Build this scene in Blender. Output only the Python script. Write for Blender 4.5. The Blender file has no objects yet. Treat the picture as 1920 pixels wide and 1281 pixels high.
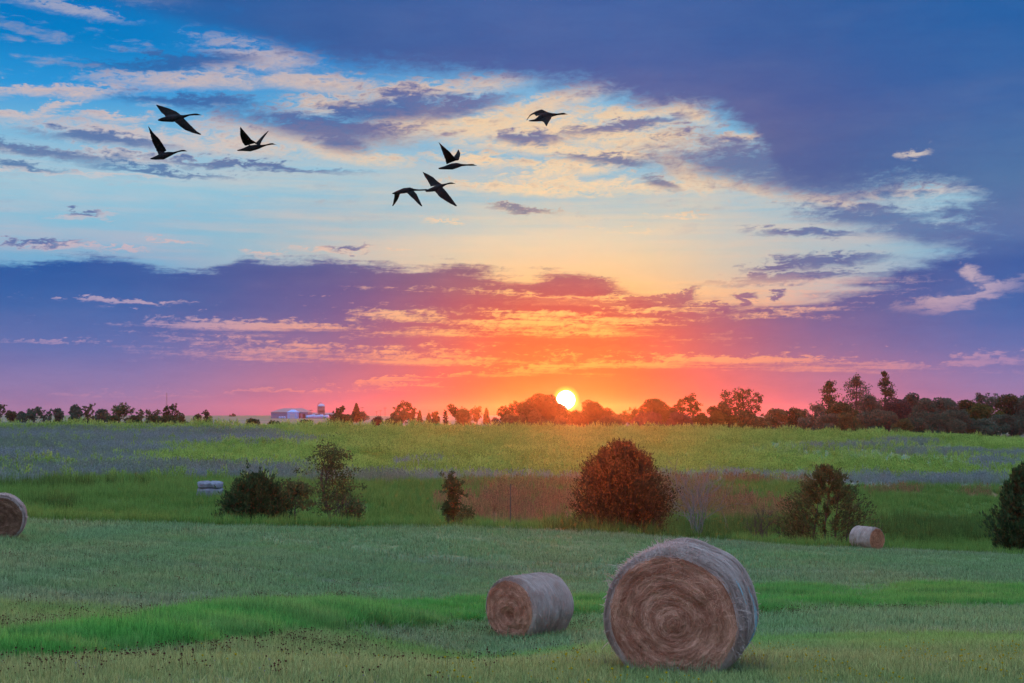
import bpy, bmesh, math, random
import numpy as np
from mathutils import Vector, Matrix, Euler

random.seed(7)
rng = np.random.default_rng(7)
SC = bpy.context.scene
COL = SC.collection
R = math.radians

# ------------------------------------------------------------------ camera
FPX = 2667.0                      # focal length in pixels of the 1920 wide photograph
CW, CH = 960.0, 640.5
PITCH = math.atan(138.0 / FPX)
CAMZ = 12.0
cam_d = bpy.data.cameras.new('camera')
cam_d.sensor_width = 36.0
cam_d.lens = FPX / 1920.0 * 36.0
cam_d.clip_start = 0.1
cam_d.clip_end = 20000.0
cam = bpy.data.objects.new('camera', cam_d)
COL.objects.link(cam)
cam.location = (0, 0, CAMZ)
cam.rotation_euler = (R(90) + PITCH, 0, 0)
SC.camera = cam


def pdir(px, py):
    x, y = (px - CW) / FPX, (CH - py) / FPX
    d = Vector((x, math.cos(PITCH) - y * math.sin(PITCH), math.sin(PITCH) + y * math.cos(PITCH)))
    return d


def azel(px, py):
    d = pdir(px, py)
    return math.degrees(math.atan2(d.x, d.y)), math.degrees(math.atan2(d.z, math.hypot(d.x, d.y)))


def at(px, py, Y):
    """world point seen at pixel (px,py) at depth Y"""
    d = pdir(px, py)
    return Vector((d.x / d.y * Y, Y, CAMZ + d.z / d.y * Y))


# ------------------------------------------------------------------ node expressions
def lin(c):
    return tuple(((v / 255.0) / 12.92 if v / 255.0 <= 0.04045 else ((v / 255.0 + 0.055) / 1.055) ** 2.4) for v in c[:3]) + (1.0,)


class X:
    """a node socket with operators"""
    tree = None

    def __init__(self, s): self.s = s

    @staticmethod
    def math(op, *a, clamp=False):
        n = X.tree.nodes.new('ShaderNodeMath'); n.operation = op; n.use_clamp = clamp
        for i, v in enumerate(a):
            if isinstance(v, X): X.tree.links.new(v.s, n.inputs[i])
            else: n.inputs[i].default_value = v
        return X(n.outputs[0])

    def __add__(s, o): return X.math('ADD', s, o)
    __radd__ = __add__
    def __sub__(s, o): return X.math('SUBTRACT', s, o)
    def __rsub__(s, o): return X.math('SUBTRACT', o, s)
    def __mul__(s, o): return X.math('MULTIPLY', s, o)
    __rmul__ = __mul__
    def __truediv__(s, o): return X.math('DIVIDE', s, o)


def fsm(a, b, x, lo=0.0, hi=1.0):
    n = X.tree.nodes.new('ShaderNodeMapRange'); n.interpolation_type = 'SMOOTHSTEP'
    X.tree.links.new(x.s, n.inputs['Value'])
    for k, v in (('From Min', a), ('From Max', b), ('To Min', lo), ('To Max', hi)):
        if isinstance(v, X): X.tree.links.new(v.s, n.inputs[k])
        else: n.inputs[k].default_value = v
    return X(n.outputs['Result'])


def flin(a, b, x, lo=0.0, hi=1.0):
    n = X.tree.nodes.new('ShaderNodeMapRange'); n.interpolation_type = 'LINEAR'; n.clamp = True
    X.tree.links.new(x.s, n.inputs['Value'])
    for k, v in (('From Min', a), ('From Max', b), ('To Min', lo), ('To Max', hi)): n.inputs[k].default_value = v
    return X(n.outputs['Result'])


def fmax(a, b): return X.math('MAXIMUM', a, b)
def fmin(a, b): return X.math('MINIMUM', a, b)


def xyz(x, y, z):
    n = X.tree.nodes.new('ShaderNodeCombineXYZ')
    for i, v in enumerate((x, y, z)):
        if isinstance(v, X): X.tree.links.new(v.s, n.inputs[i])
        else: n.inputs[i].default_value = v
    return X(n.outputs[0])


def sep(v):
    n = X.tree.nodes.new('ShaderNodeSeparateXYZ'); X.tree.links.new(v.s, n.inputs[0])
    return X(n.outputs[0]), X(n.outputs[1]), X(n.outputs[2])


def noise(vec, scale=1.0, detail=3.0, rough=0.55, distort=0.0, dim='3D', color=False):
    n = X.tree.nodes.new('ShaderNodeTexNoise'); n.noise_dimensions = dim
    if vec is not None: X.tree.links.new(vec.s, n.inputs['Vector'])
    n.inputs['Scale'].default_value = scale; n.inputs['Detail'].default_value = detail
    n.inputs['Roughness'].default_value = rough; n.inputs['Distortion'].default_value = distort
    return X(n.outputs['Color' if color else 'Fac'])


def mix(f, a, b, mode='MIX'):
    n = X.tree.nodes.new('ShaderNodeMix'); n.data_type = 'RGBA'; n.blend_type = mode
    for i, v in ((0, f), (6, a), (7, b)):
        if isinstance(v, X): X.tree.links.new(v.s, n.inputs[i])
        else: n.inputs[i].default_value = v
    return X(n.outputs[2])


def ramp(x, stops, conv=lin):
    n = X.tree.nodes.new('ShaderNodeValToRGB'); cr = n.color_ramp
    X.tree.links.new(x.s, n.inputs[0])
    while len(cr.elements) < len(stops): cr.elements.new(0.5)
    for e, (p, c) in zip(cr.elements, stops):
        e.position = p; e.color = conv(c)
    return X(n.outputs[0])


def curve(x, pts, x0, x1, y0, y1):
    """y = f(x) through pts, as a Float Curve node"""
    n = X.tree.nodes.new('ShaderNodeFloatCurve')
    c = n.mapping.curves[0]
    pts = sorted(pts)
    q = [((a - x0) / (x1 - x0), (b - y0) / (y1 - y0)) for a, b in pts]
    while len(c.points) < len(q): c.points.new(0.5, 0.5)
    for p, (a, b) in zip(c.points, q): p.location = (min(max(a, 0), 1), min(max(b, 0), 1)); p.handle_type = 'AUTO'
    n.mapping.update()
    t = flin(x0, x1, x)
    X.tree.links.new(t.s, n.inputs['Value'])
    return X(n.outputs[0]) * (y1 - y0) + y0


# ------------------------------------------------------------------ sky
world = bpy.data.worlds.new('World'); SC.world = world; world.use_nodes = True
X.tree = world.node_tree; X.tree.nodes.clear()
out = X.tree.nodes.new('ShaderNodeOutputWorld'); bg = X.tree.nodes.new('ShaderNodeBackground')
X.tree.links.new(bg.outputs[0], out.inputs[0])
tc = X.tree.nodes.new('ShaderNodeTexCoord')
DX, DY, DZ = sep(X(tc.outputs['Generated']))
KD = 180 / math.pi
AZ = X.math('ARCTAN2', DX, DY) * KD
EL = X.math('ARCSINE', DZ) * KD
SUN_AZ, SUN_EL = azel(1061, 750)
S = X.math('ABSOLUTE', AZ - SUN_AZ)
# photograph-like degrees grid: U to the right, V downwards, 46.55 per degree (only a unit)
U = AZ * 46.55 + 960.0
V = EL * -46.55 + 778.0


def UV(px, py):
    a, e = azel(px, py)
    return a * 46.55 + 960.0, 778.0 - e * 46.55


cy = X.math('SQRT', fmax(DX * DX + DY * DY, 1e-6))
SA, CA = DX / cy * 57.3, DY / cy * 57.3       # seamless round the horizon, one unit = one degree


def nvec(sx, sy, off=0.0, tilt=0.0):
    return xyz(SA * sx + off, CA * sx + off * 1.7, (EL + SA * tilt) * sy)


nA = noise(nvec(0.20, 0.55, 3.1, 0.02), 1, 6, 0.62)                      # soft shapes
nB = noise(nvec(0.34, 1.9, 11.0, 0.03), 1, 6, 0.60, 0.3)                 # streaks
nC = noise(nvec(1.1, 3.2, 27.0, -0.05), 1, 5, 0.62, 0.6)                 # puffs and frays
nD = noise(nvec(0.13, 2.6, 41.0, 0.01), 1, 4, 0.55)                      # long streaks
nE = noise(nvec(0.05, 0.16, 5.0, 0.0), 1, 2, 0.5)                        # slow drift
nG = noise(nvec(0.075, 0.42, 61.0, -0.09), 1, 4, 0.5)                     # broad tilted swells
nH = noise(nvec(0.22, 4.6, 83.0, 0.015), 1, 4, 0.6)                     # thin flat streaks
nF = noise(nvec(2.6, 6.5, 17.0, -0.08), 1, 5, 0.66, 0.8)                 # finest wisps
Uw = U + (nA - 0.5) * 130.0 + (nC - 0.5) * 60.0
Vw = V + (nB - 0.5) * 46.0 + (nC - 0.5) * 44.0 + (nF - 0.5) * 16.0
LAST = [nA]      # each group of blobs waits for the one before: keeps the shader's stack small


def vdot(v, k):
    n = X.tree.nodes.new('ShaderNodeVectorMath'); n.operation = 'DOT_PRODUCT'
    X.tree.links.new(v.s, n.inputs[0]); n.inputs[1].default_value = k
    return X(n.outputs['Value'])


def blobs(lst):
    """1 - distance to the nearest of many soft ellipses (px, py, rx, ry, tilt), ragged by the warped grid"""
    r, vec = None, None
    for i, (px, py, rx, ry, rot) in enumerate(lst):
        if i % 8 == 0:
            vec = xyz(Uw, Vw, X.math('MULTIPLY_ADD', LAST[0], 1e-9, 1.0))
        u, v = UV(px, py)
        cr, sr = math.cos(R(rot)), math.sin(R(rot))
        a = vdot(vec, (cr / rx, sr / rx, -(u * cr + v * sr) / rx))
        b = vdot(vec, (-sr / ry, cr / ry, -(-u * sr + v * cr) / ry))
        d = X.math('MULTIPLY_ADD', b, b, a * a)
        r = d if r is None else fmin(r, d)
        LAST[0] = r
    return 1.0 - X.math('SQRT', r)


def four(stops):
    """colour by elevation, for four distances from the sun's azimuth"""
    t = EL / 20.0
    cs = [ramp(t, [(e / 20.0, c) for e, c in st]) for st in stops]
    r = mix(fsm(1.0, 10.5, S), cs[0], cs[1])
    r = mix(fsm(7.5, 18.5, S), r, cs[2])
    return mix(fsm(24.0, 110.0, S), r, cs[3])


clear_c = four([
    [(0, (204, 66, 52)), (0.8, (208, 72, 42)), (1.8, (224, 98, 48)), (3.8, (244, 168, 88)), (5.2, (244, 200, 135)), (6.2, (228, 205, 165)),
     (7.2, (196, 205, 195)), (8.4, (145, 192, 208)), (10.2, (125, 183, 213)), (12, (135, 188, 218)), (14.5, (92, 152, 206)), (17, (74, 132, 200)), (20, (70, 126, 196))],
    [(0, (176, 108, 136)), (1.6, (200, 122, 126)), (3.2, (226, 155, 132)), (5.2, (205, 190, 180)), (6.4, (150, 190, 200)), (8, (118, 184, 212)),
     (9.6, (150, 196, 216)), (11.5, (120, 182, 218)), (14, (52, 134, 202)), (17, (30, 108, 186)), (20, (34, 108, 186))],
    [(0, (164, 124, 164)), (1.6, (138, 124, 176)), (3.4, (132, 140, 188)), (5.6, (104, 165, 206)), (7, (126, 184, 212)), (9, (150, 196, 216)),
     (11, (116, 180, 218)), (12.6, (44, 148, 214)), (14.4, (4, 124, 196)), (17, (10, 110, 186)), (20, (36, 108, 184))],
    [(0, (240, 180, 180)), (3, (255, 205, 204)), (7, (255, 216, 220)), (12, (244, 222, 236)), (20, (228, 228, 252))]])  # sky behind the camera, made pink and bright to light the bale faces
dark_c = four([
    [(0, (202, 64, 50)), (0.9, (206, 70, 42)), (2.2, (218, 92, 56)), (3.4, (208, 94, 68)), (4.6, (170, 88, 92)), (5.6, (142, 96, 112)), (7, (118, 118, 142)),
     (9, (104, 118, 150)), (11.5, (94, 104, 154)), (13, (80, 98, 158)), (15, (64, 98, 162)), (20, (56, 96, 162))],
    [(0, (198, 108, 132)), (1.4, (182, 114, 140)), (2.6, (146, 108, 144)), (4.2, (106, 96, 146)), (5.6, (84, 90, 146)), (7, (86, 104, 156)), (9, (78, 98, 152)),
     (12, (70, 92, 154)), (15, (54, 94, 158)), (20, (46, 92, 158))],
    [(0, (162, 122, 162)), (1.2, (142, 124, 172)), (2.6, (98, 113, 173)), (4.2, (60, 102, 168)), (5.8, (44, 90, 160)), (7, (82, 112, 166)), (9, (80, 116, 164)),
     (12, (58, 102, 164)), (15, (32, 96, 164)), (20, (36, 92, 160))],
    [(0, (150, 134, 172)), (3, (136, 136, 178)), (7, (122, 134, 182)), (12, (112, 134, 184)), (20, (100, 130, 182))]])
lit_c = four([
    [(0, (255, 130, 70)), (1.4, (255, 158, 78)), (3.4, (255, 196, 104)), (5, (252, 208, 132)), (7, (240, 216, 172)), (9.5, (246, 214, 170)), (12, (238, 206, 166)), (15, (172, 168, 190)), (20, (140, 158, 196))],
    [(0, (212, 118, 128)), (1.6, (226, 140, 128)), (3.4, (236, 166, 138)), (6, (224, 190, 172)), (9, (230, 204, 176)), (12, (230, 200, 170)), (15, (168, 166, 190)), (20, (136, 158, 200))],
    [(0, (170, 126, 162)), (2, (162, 134, 176)), (4, (168, 152, 186)), (6.5, (196, 178, 190)), (9, (196, 198, 204)), (12, (206, 186, 184)), (15, (158, 164, 192)), (20, (136, 158, 200))],
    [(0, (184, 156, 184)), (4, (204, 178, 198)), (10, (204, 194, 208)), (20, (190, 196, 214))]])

# lit wisps: open field of streaks everywhere in the middle band, plus the arc of cream cloud
lit_s = blobs([
    (150, 20, 80, 8, 4), (310, 5, 50, 7, 0), (485, 105, 90, 18, 8), (390, 150, 150, 13, -3), (560, 150, 140, 15, 5), (90, 168, 130, 9, -3), (95, 195, 60, 7, -20), (20, 215, 70, 8, -4), (210, 218, 60, 7, 0),
    (330, 262, 230, 20, 3), (170, 290, 240, 9, 2), (90, 322, 250, 5, 0), (640, 190, 110, 13, -8), (800, 168, 160, 13, -7), (560, 252, 150, 20, 3), (650, 285, 110, 16, 10),
    (780, 232, 120, 28, -14), (900, 236, 150, 26, 0), (1040, 190, 130, 17, -14), (1060, 236, 200, 30, 4), (1190, 212, 110, 16, -9), (1280, 208, 66, 16, 18),
    (1200, 262, 190, 24, 6), (1390, 256, 60, 10, -6), (1090, 282, 240, 13, 4), (900, 300, 80, 10, 3), (1030, 318, 130, 15, -4), (1150, 345, 230, 14, 3), (1000, 356, 160, 10, 3),
    (1290, 312, 80, 22, 40), (1390, 344, 110, 14, 16), (1530, 370, 120, 14, 12), (1700, 360, 200, 9, -3), (990, 392, 70, 8, 6), (820, 414, 34, 3, 4), (150, 405, 46, 6, -4),
    (60, 458, 120, 6, 2), (240, 468, 40, 3, 0), (640, 468, 78, 6, 0), (490, 474, 34, 4, 0), (1180, 432, 60, 3, 2), (1290, 405, 66, 3, 2), (760, 470, 20, 3, 0),
    (1714, 290, 30, 9, -20), (320, 455, 34, 3, 2)])
lit_m = fsm(-0.85, 0.70, lit_s + (nC - 0.5) * 1.5 + (nB - 0.5) * 1.7 + (nF - 0.5) * 1.3)
lit_m = lit_m * fsm(0.22, 0.62, nF * 0.5 + nB * 0.5, 0.45, 1.0)
amb = fsm(0.52, 0.70, nB * 0.6 + nC * 0.4) * fsm(470, 330, V) * fsm(-100, 60, V + 160) * 0.62
hi_veil = fsm(0.36, 0.66, nA * 0.45 + nD * 0.55) * fsm(530, 470, V) * fsm(250, 360, V)
cream_band = fsm(560, 460, V) * fsm(330, 470, V) * fsm(20, 4, S)
lit_all = fmax(fmax(lit_m, amb), hi_veil * 0.50)

# dark masses
e1 = curve(U, [UV(*p) for p in [(-400, -120), (100, -90), (300, -30), (420, 30), (560, 92), (700, 122), (850, 140), (1000, 156), (1120, 165), (1200, 190), (1330, 204),
                               (1420, 258), (1500, 345), (1600, 352), (1760, 350), (1900, 400), (2100, 470)]], -500, 2300, -300, 700)
d1 = fsm(-26, 30, e1 - V + (nA - 0.5) * 60 + (nC - 0.5) * 62 + (nF - 0.5) * 34)
e3 = curve(U, [UV(*p) for p in [(-400, 480), (0, 494), (240, 493), (330, 512), (420, 500), (480, 484), (560, 490), (640, 494), (760, 503), (880, 508), (960, 522), (1060, 516), (1130, 530), (1210, 552), (1320, 566), (1450, 574), (1700, 590)]], -500, 2300, 300, 900)
d3 = fsm(-11, 11, V - e3 + (nD - 0.5) * 40 + (nB - 0.5) * 62 + (nF - 0.5) * 26 + (nH - 0.5) * 34) 
e2 = curve(V, [(UV(1800, y)[1], UV(x, y)[0]) for y, x in [(250, 2100), (350, 1990), (390, 1800), (430, 1780), (470, 1770), (500, 1700), (530, 1620), (558, 1540), (578, 1340), (600, 1200), (640, 1120), (680, 1090), (780, 1060)]], 200, 800, 900, 2300)
d2 = fsm(-70, 70, U - e2 + (nB - 0.5) * 260 + (nC - 0.5) * 170 + (nF - 0.5) * 60)
dk_s = blobs([(1400, 300, 150, 34, 6), (1510, 330, 160, 34, 10), (600, 236, 150, 24, 6), (640, 262, 60, 18, 10), (730, 205, 120, 22, -6), (850, 200, 90, 18, -12), (640, 212, 40, 8, 0),
              (40, 309, 62, 7, 4), (70, 280, 130, 9, 6), (200, 262, 110, 9, 3), (360, 190, 110, 10, 0), (290, 318, 120, 6, 4), (1250, 343, 34, 8, 18), (1520, 438, 84, 7, 3), (1650, 405, 110, 18, 4),
              (1740, 430, 100, 24, 8), (985, 391, 56, 6, 6), (60, 456, 60, 4, 0), (150, 402, 22, 4, 0), (660, 466, 40, 4, 0), (1560, 490, 90, 10, -4), (1500, 520, 130, 8, -3), (1460, 502, 60, 6, -4),
              (1150, 300, 70, 9, 4), (1180, 235, 100, 9, -8), (1000, 262, 60, 9, 2), (460, 312, 160, 6, 2), (330, 118, 120, 12, -6), (430, 30, 230, 26, 10)])
dk_m = fsm(-0.75, 0.65, dk_s + (nC - 0.5) * 1.5 + (nB - 0.5) * 1.3 + (nF - 0.5) * 1.2) * 0.86
hole = fsm(-0.6, 0.7, blobs([(1815, 552, 92, 14, -12), (1846, 518, 26, 12, 30), (1714, 290, 30, 8, -14)]) + (nC - 0.5) * 1.2 + (nF - 0.5) * 0.5)
hole_dk = fsm(-0.2, 0.5, blobs([(1806, 540, 60, 13, -12)]) + (nC - 0.5) * 1.0)
hole = hole * (1.0 - hole_dk * 0.9)

# low band of burning streaks
low = fsm(505, 560, V) 
st_zone = blobs([(1030, 604, 400, 46, 0), (1180, 566, 380, 36, 0), (1400, 530, 300, 34, 0), (700, 665, 420, 26, 2), (1450, 682, 620, 16, 1), (1060, 690, 300, 14, -4), (440, 612, 260, 16, 0), (240, 566, 160, 6, 0), (100, 640, 170, 5, 2), (500, 735, 330, 6, -2), (800, 708, 240, 7, -6), (1860, 672, 160, 12, -2), (1500, 500, 220, 18, -3)])
st = fsm(0.475, 0.60, nH * 0.36 + nB * 0.18 + nC * 0.22 + nF * 0.24 + flin(-1.2, 0.8, st_zone, -0.16, 0.065))
puffs = fsm(-0.35, 0.4, blobs([(1290, 556, 46, 10, -14), (1225, 566, 90, 8, -4), (1160, 572, 150, 7, 0), (1408, 563, 24, 9, -22), (1466, 552, 15, 7, -5), (1330, 572, 60, 6, 0), (1080, 540, 90, 14, 0), (940, 566, 200, 9, 0), (1020, 578, 90, 6, 0), (1000, 640, 330, 8, 0), (1380, 622, 220, 9, 0)]) + (nC - 0.5) * 1.1 + (nF - 0.5) * 0.5)

shade_v = fsm(0.30, 0.74, nA * 0.5 + nB * 0.35 + nC * 0.15)
dark_v = mix(fsm(0.36, 0.74, nG * 0.62 + nA * 0.38) * flin(470, 640, V, 0.09, 0.13), dark_c, lit_c)
c = mix(lit_all, clear_c, lit_c)
c = mix(cream_band * 0.35, c, lit_c)
c = mix(fmin(dk_m, 1.0), c, dark_c)
und = fsm(0.50, 0.66, nB * 0.4 + nC * 0.35 + nF * 0.25) * lit_all * fsm(480, 400, V)          # grey undersides among the lit wisps
c = mix(und * 0.55, c, dark_c)
mass = fmax(fmax(d1, d2), d3)
dark_v = mix(fsm(0.42, 0.66, nG * 0.3 + nB * 0.4 + nC * 0.3) * 0.28, dark_v, mix(1.0, dark_v, (0.55, 0.62, 0.78, 1), 'MULTIPLY'))
c = mix(mass, c, dark_v)
c = mix(hole * 0.85, c, lit_c)
c = mix(st * low * 0.92, c, lit_c)
c = mix(puffs * 0.85, c, dark_c)
# fine noise lifts the tone slightly over the whole sky
c = mix(fsm(0.30, 0.88, nF * 0.4 + nC * 0.6) * 0.10, c, (1, 1, 1, 1), 'SOFT_LIGHT')
# aureole and disc of the sun
cs_ = X.math('SQRT', fmax((AZ - SUN_AZ) * (AZ - SUN_AZ) + (EL - SUN_EL) * (EL - SUN_EL), 1e-9))
aur = X.math('EXPONENT', cs_ * -0.42) * 0.30
c = mix(aur, c, lin((250, 108, 34)))
zen = fsm(17, 46, EL)                          # overhead sky out of view, brightened past the visible sky to light the fields
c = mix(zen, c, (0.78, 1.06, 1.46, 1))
c = mix(fsm(-0.5, -6, EL), c, lin((120, 110, 120)))
disc = fsm(0.395, 0.33, cs_)
rim = fsm(0.60, 0.34, cs_)
c = mix(rim, c, (1.6, 0.75, 0.10, 1))
c = mix(disc, c, (9.0, 8.4, 6.5, 1))
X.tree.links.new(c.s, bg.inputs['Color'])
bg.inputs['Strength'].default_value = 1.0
world.cycles.sampling_method = 'MANUAL'; world.cycles.sample_map_resolution = 512

# ------------------------------------------------------------------ sun lamp, exposure, renderer
LAMP_EL = 1.6
sd = bpy.data.lights.new('sun', 'SUN'); sd.energy = 2.0; sd.angle = R(0.6); sd.color = (1.0, 0.13, 0.02)
sun = bpy.data.objects.new('sun', sd); COL.objects.link(sun)
sdir = Vector((math.sin(R(SUN_AZ)) * math.cos(R(LAMP_EL)), math.cos(R(SUN_AZ)) * math.cos(R(LAMP_EL)), math.sin(R(LAMP_EL))))
sun.rotation_euler = sdir.to_track_quat('Z', 'Y').to_euler()
sun.location = (30, 600, 80)
SC.view_settings.view_transform = 'Standard'
SC.view_settings.look = 'None'
SC.view_settings.exposure = 0.0
SC.view_settings.gamma = 1.0
SC.view_settings.use_curve_mapping = False
SC.render.engine = 'CYCLES'
SC.cycles.max_bounces = 6
SC.cycles.diffuse_bounces = 4
SC.cycles.glossy_bounces = 1
SC.cycles.transmission_bounces = 3
SC.cycles.transparent_max_bounces = 6
SC.cycles.volume_bounces = 0
SC.cycles.use_denoising = True
SC.cycles.use_adaptive_sampling = True
SC.cycles.adaptive_threshold = 0.02

# ------------------------------------------------------------------ small helpers
def link(o, parent=None):
    COL.objects.link(o)
    if parent is not None: o.parent = parent
    return o


def tag(o, label=None, cat=None, group=None, kind=None):
    if label: o['label'] = label
    if cat: o['category'] = cat
    if group: o['group'] = group
    if kind: o['kind'] = kind
    return o


def mesh_np(name, V, F, mat=None, parent=None, smooth=False, attrs=None, loc=None):
    """mesh object from numpy arrays; F is (n,3) or (n,4); attrs = {name: per-vertex floats}"""
    me = bpy.data.meshes.new(name)
    V = np.asarray(V, np.float32); F = np.asarray(F, np.int32)
    n, k = F.shape
    me.vertices.add(len(V)); me.vertices.foreach_set('co', V.ravel())
    me.loops.add(n * k); me.loops.foreach_set('vertex_index', F.ravel())
    me.polygons.add(n); me.polygons.foreach_set('loop_start', np.arange(0, n * k, k, dtype=np.int32))
    me.update(calc_edges=True)
    if smooth: me.polygons.foreach_set('use_smooth', np.ones(n, bool))
    for an, av in (attrs or {}).items():
        a = me.attributes.new(an, 'FLOAT', 'POINT'); a.data.foreach_set('value', np.asarray(av, np.float32))
    if mat: me.materials.append(mat)
    o = bpy.data.objects.new(name, me)
    if loc is not None: o.location = loc
    return link(o, parent)


def empty(name, loc=(0, 0, 0), rz=0.0):
    o = bpy.data.objects.new(name, None); o.location = loc; o.rotation_euler = (0, 0, rz)
    o.empty_display_size = 0.2
    return link(o)


def new_mat(name):
    m = bpy.data.materials.new(name); m.use_nodes = True
    X.tree = m.node_tree; X.tree.nodes.clear()
    return m


def shader(kind, **kw):
    n = X.tree.nodes.new(kind)
    for k, v in kw.items():
        if isinstance(v, X): X.tree.links.new(v.s, n.inputs[k])
        else: n.inputs[k].default_value = v
    return n


def finish(sh, disp=None):
    o = X.tree.nodes.new('ShaderNodeOutputMaterial')
    X.tree.links.new(sh.outputs[0], o.inputs[0])


def mixsh(f, a, b):
    n = X.tree.nodes.new('ShaderNodeMixShader')
    if isinstance(f, X): X.tree.links.new(f.s, n.inputs[0])
    else: n.inputs[0].default_value = f
    X.tree.links.new(a.outputs[0], n.inputs[1]); X.tree.links.new(b.outputs[0], n.inputs[2])
    return n


def attr(name, kind='GEOMETRY', out='Fac'):
    n = X.tree.nodes.new('ShaderNodeAttribute'); n.attribute_name = name; n.attribute_type = kind
    return X(n.outputs[out])


def geo(out='Position'):
    n = X.tree.nodes.new('ShaderNodeNewGeometry'); return X(n.outputs[out])


def objinfo(out='Random'):
    n = X.tree.nodes.new('ShaderNodeObjectInfo'); return X(n.outputs[out])


def texco(out='Object'):
    n = X.tree.nodes.new('ShaderNodeTexCoord'); return X(n.outputs[out])


def bump(h, strength=0.4, dist=0.05):
    n = X.tree.nodes.new('ShaderNodeBump'); n.inputs['Strength'].default_value = strength; n.inputs['Distance'].default_value = dist
    X.tree.links.new(h.s, n.inputs['Height'])
    return X(n.outputs[0])


def c3(r, g, b): return (r, g, b, 1.0)


# ------------------------------------------------------------------ terrain height
def pchip(x, y, q):
    x = np.asarray(x, float); y = np.asarray(y, float); q = np.clip(q, x[0], x[-1])
    h = np.diff(x); d = np.diff(y) / h
    m = np.zeros(len(x)); m[0], m[-1] = d[0], d[-1]
    for i in range(1, len(x) - 1):
        if d[i - 1] * d[i] > 0:
            w1, w2 = 2 * h[i] + h[i - 1], h[i] + 2 * h[i - 1]
            m[i] = (w1 + w2) / (w1 / d[i - 1] + w2 / d[i])
    i = np.clip(np.searchsorted(x, q) - 1, 0, len(x) - 2)
    t = (q - x[i]) / h[i]
    return ((1 + 2 * t) * (1 - t) ** 2 * y[i] + t * (1 - t) ** 2 * h[i] * m[i] + t * t * (3 - 2 * t) * y[i + 1] + t * t * (t - 1) * h[i] * m[i + 1])


# per bearing: (distance, height relative to the eye) at matching places along the slope:
# eye, near, strip front, strip back, mid field, crest, gully side, gully floor, far bank, bank top, field, field top, beyond ...
PROF = {
    -0.36: [(3, -1.8), (13, -2.45), (17, -2.98), (22, -3.44), (33, -3.98), (47, -4.04), (62, -4.51), (70, -5.5), (80, -6.0), (90, -6.25), (106, -6.0), (125, -5.95), (165, -5.4), (235, -3.6), (265, -2.7), (310, -4.0), (420, -4.5), (650, -3.0), (1000, -1.1), (1500, -0.1), (2400, -4), (4200, -14)],
    -0.18: [(3, -1.8), (14, -2.6), (22, -3.6), (28, -4.1), (39, -4.65), (52, -4.9), (72, -5.59), (80, -6.6), (88, -6.85), (98, -6.65), (106, -6.1), (125, -5.95), (165, -5.4), (235, -3.7), (265, -2.9), (310, -4.2), (420, -4.6), (650, -3.3), (900, -2.05), (1400, -0.35), (2400, -4), (4200, -14)],
    0.0: [(3, -1.85), (15.5, -2.92), (34, -5.33), (44, -5.81), (58, -6.28), (70, -6.5), (84, -6.77), (94, -8.6), (104, -9.0), (115, -8.85), (130, -8.0), (150, -6.97), (190, -5.5), (250, -4.05), (280, -3.4), (330, -4.6), (430, -4.9), (650, -3.3), (1000, -1.6), (1500, -0.4), (2400, -4), (4200, -14)],
    0.18: [(3, -1.85), (16, -3.0), (37, -5.3), (50, -6.25), (62, -6.95), (76, -7.6), (92, -8.28), (102, -10.1), (114, -10.6), (126, -10.1), (145, -9.0), (165, -7.6), (205, -6.2), (260, -4.8), (295, -4.2), (340, -5.2), (430, -5.2), (650, -3.4), (1000, -2.0), (1500, -0.8), (2400, -4), (4200, -14)],
    0.36: [(3, -1.9), (17, -3.2), (38, -5.4), (52, -6.5), (66, -7.5), (82, -8.6), (100, -9.9), (110, -11.3), (122, -11.6), (135, -11.0), (155, -9.6), (178, -8.1), (215, -7.3), (255, -6.5), (285, -5.9), (330, -6.2), (420, -5.0), (650, -3.0), (1000, -2.0), (1500, -1.0), (2400, -4), (4200, -14)],
}
RS = np.array(sorted(PROF))
PY = np.array([[p[0] for p in PROF[r]] for r in RS]); PZ = np.array([[p[1] for p in PROF[r]] for r in RS])
RG = np.linspace(-0.5, 0.5, 201); LG = np.linspace(math.log(3.0), math.log(4200.0), 700)
TAB = np.zeros((len(RG), len(LG)))
CTRL_Y = np.zeros((len(RG), PY.shape[1]))
for gi, g in enumerate(RG):
    gq = np.clip(g, -0.36, 0.36)
    yk = np.array([pchip(RS, PY[:, k], gq) for k in range(PY.shape[1])]).ravel()
    zk = np.array([pchip(RS, PZ[:, k], gq) for k in range(PY.shape[1])]).ravel()
    CTRL_Y[gi] = yk
    TAB[gi] = pchip(np.log(yk), zk, LG)


def vnoise(x, y, seed=0):
    """smooth value noise, numpy"""
    xi, yi = np.floor(x).astype(np.int64), np.floor(y).astype(np.int64)
    fx, fy = x - xi, y - yi
    fx, fy = fx * fx * (3 - 2 * fx), fy * fy * (3 - 2 * fy)
    def h(a, b):
        n = (a * 374761393 + b * 668265263 + seed * 1442695041) & 0x7fffffff
        n = ((n ^ (n >> 13)) * 1274126177) & 0x7fffffff
        return ((n ^ (n >> 16)) & 0xffff) / 65535.0
    return (h(xi, yi) * (1 - fx) + h(xi + 1, yi) * fx) * (1 - fy) + (h(xi, yi + 1) * (1 - fx) + h(xi + 1, yi + 1) * fx) * fy


def fbm(x, y, seed=0, oct=3):
    s, a, t = 0, 1.0, 0
    for o in range(oct):
        s = s + a * vnoise(x * 2 ** o, y * 2 ** o, seed + o); t += a; a *= 0.5
    return s / t


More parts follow.
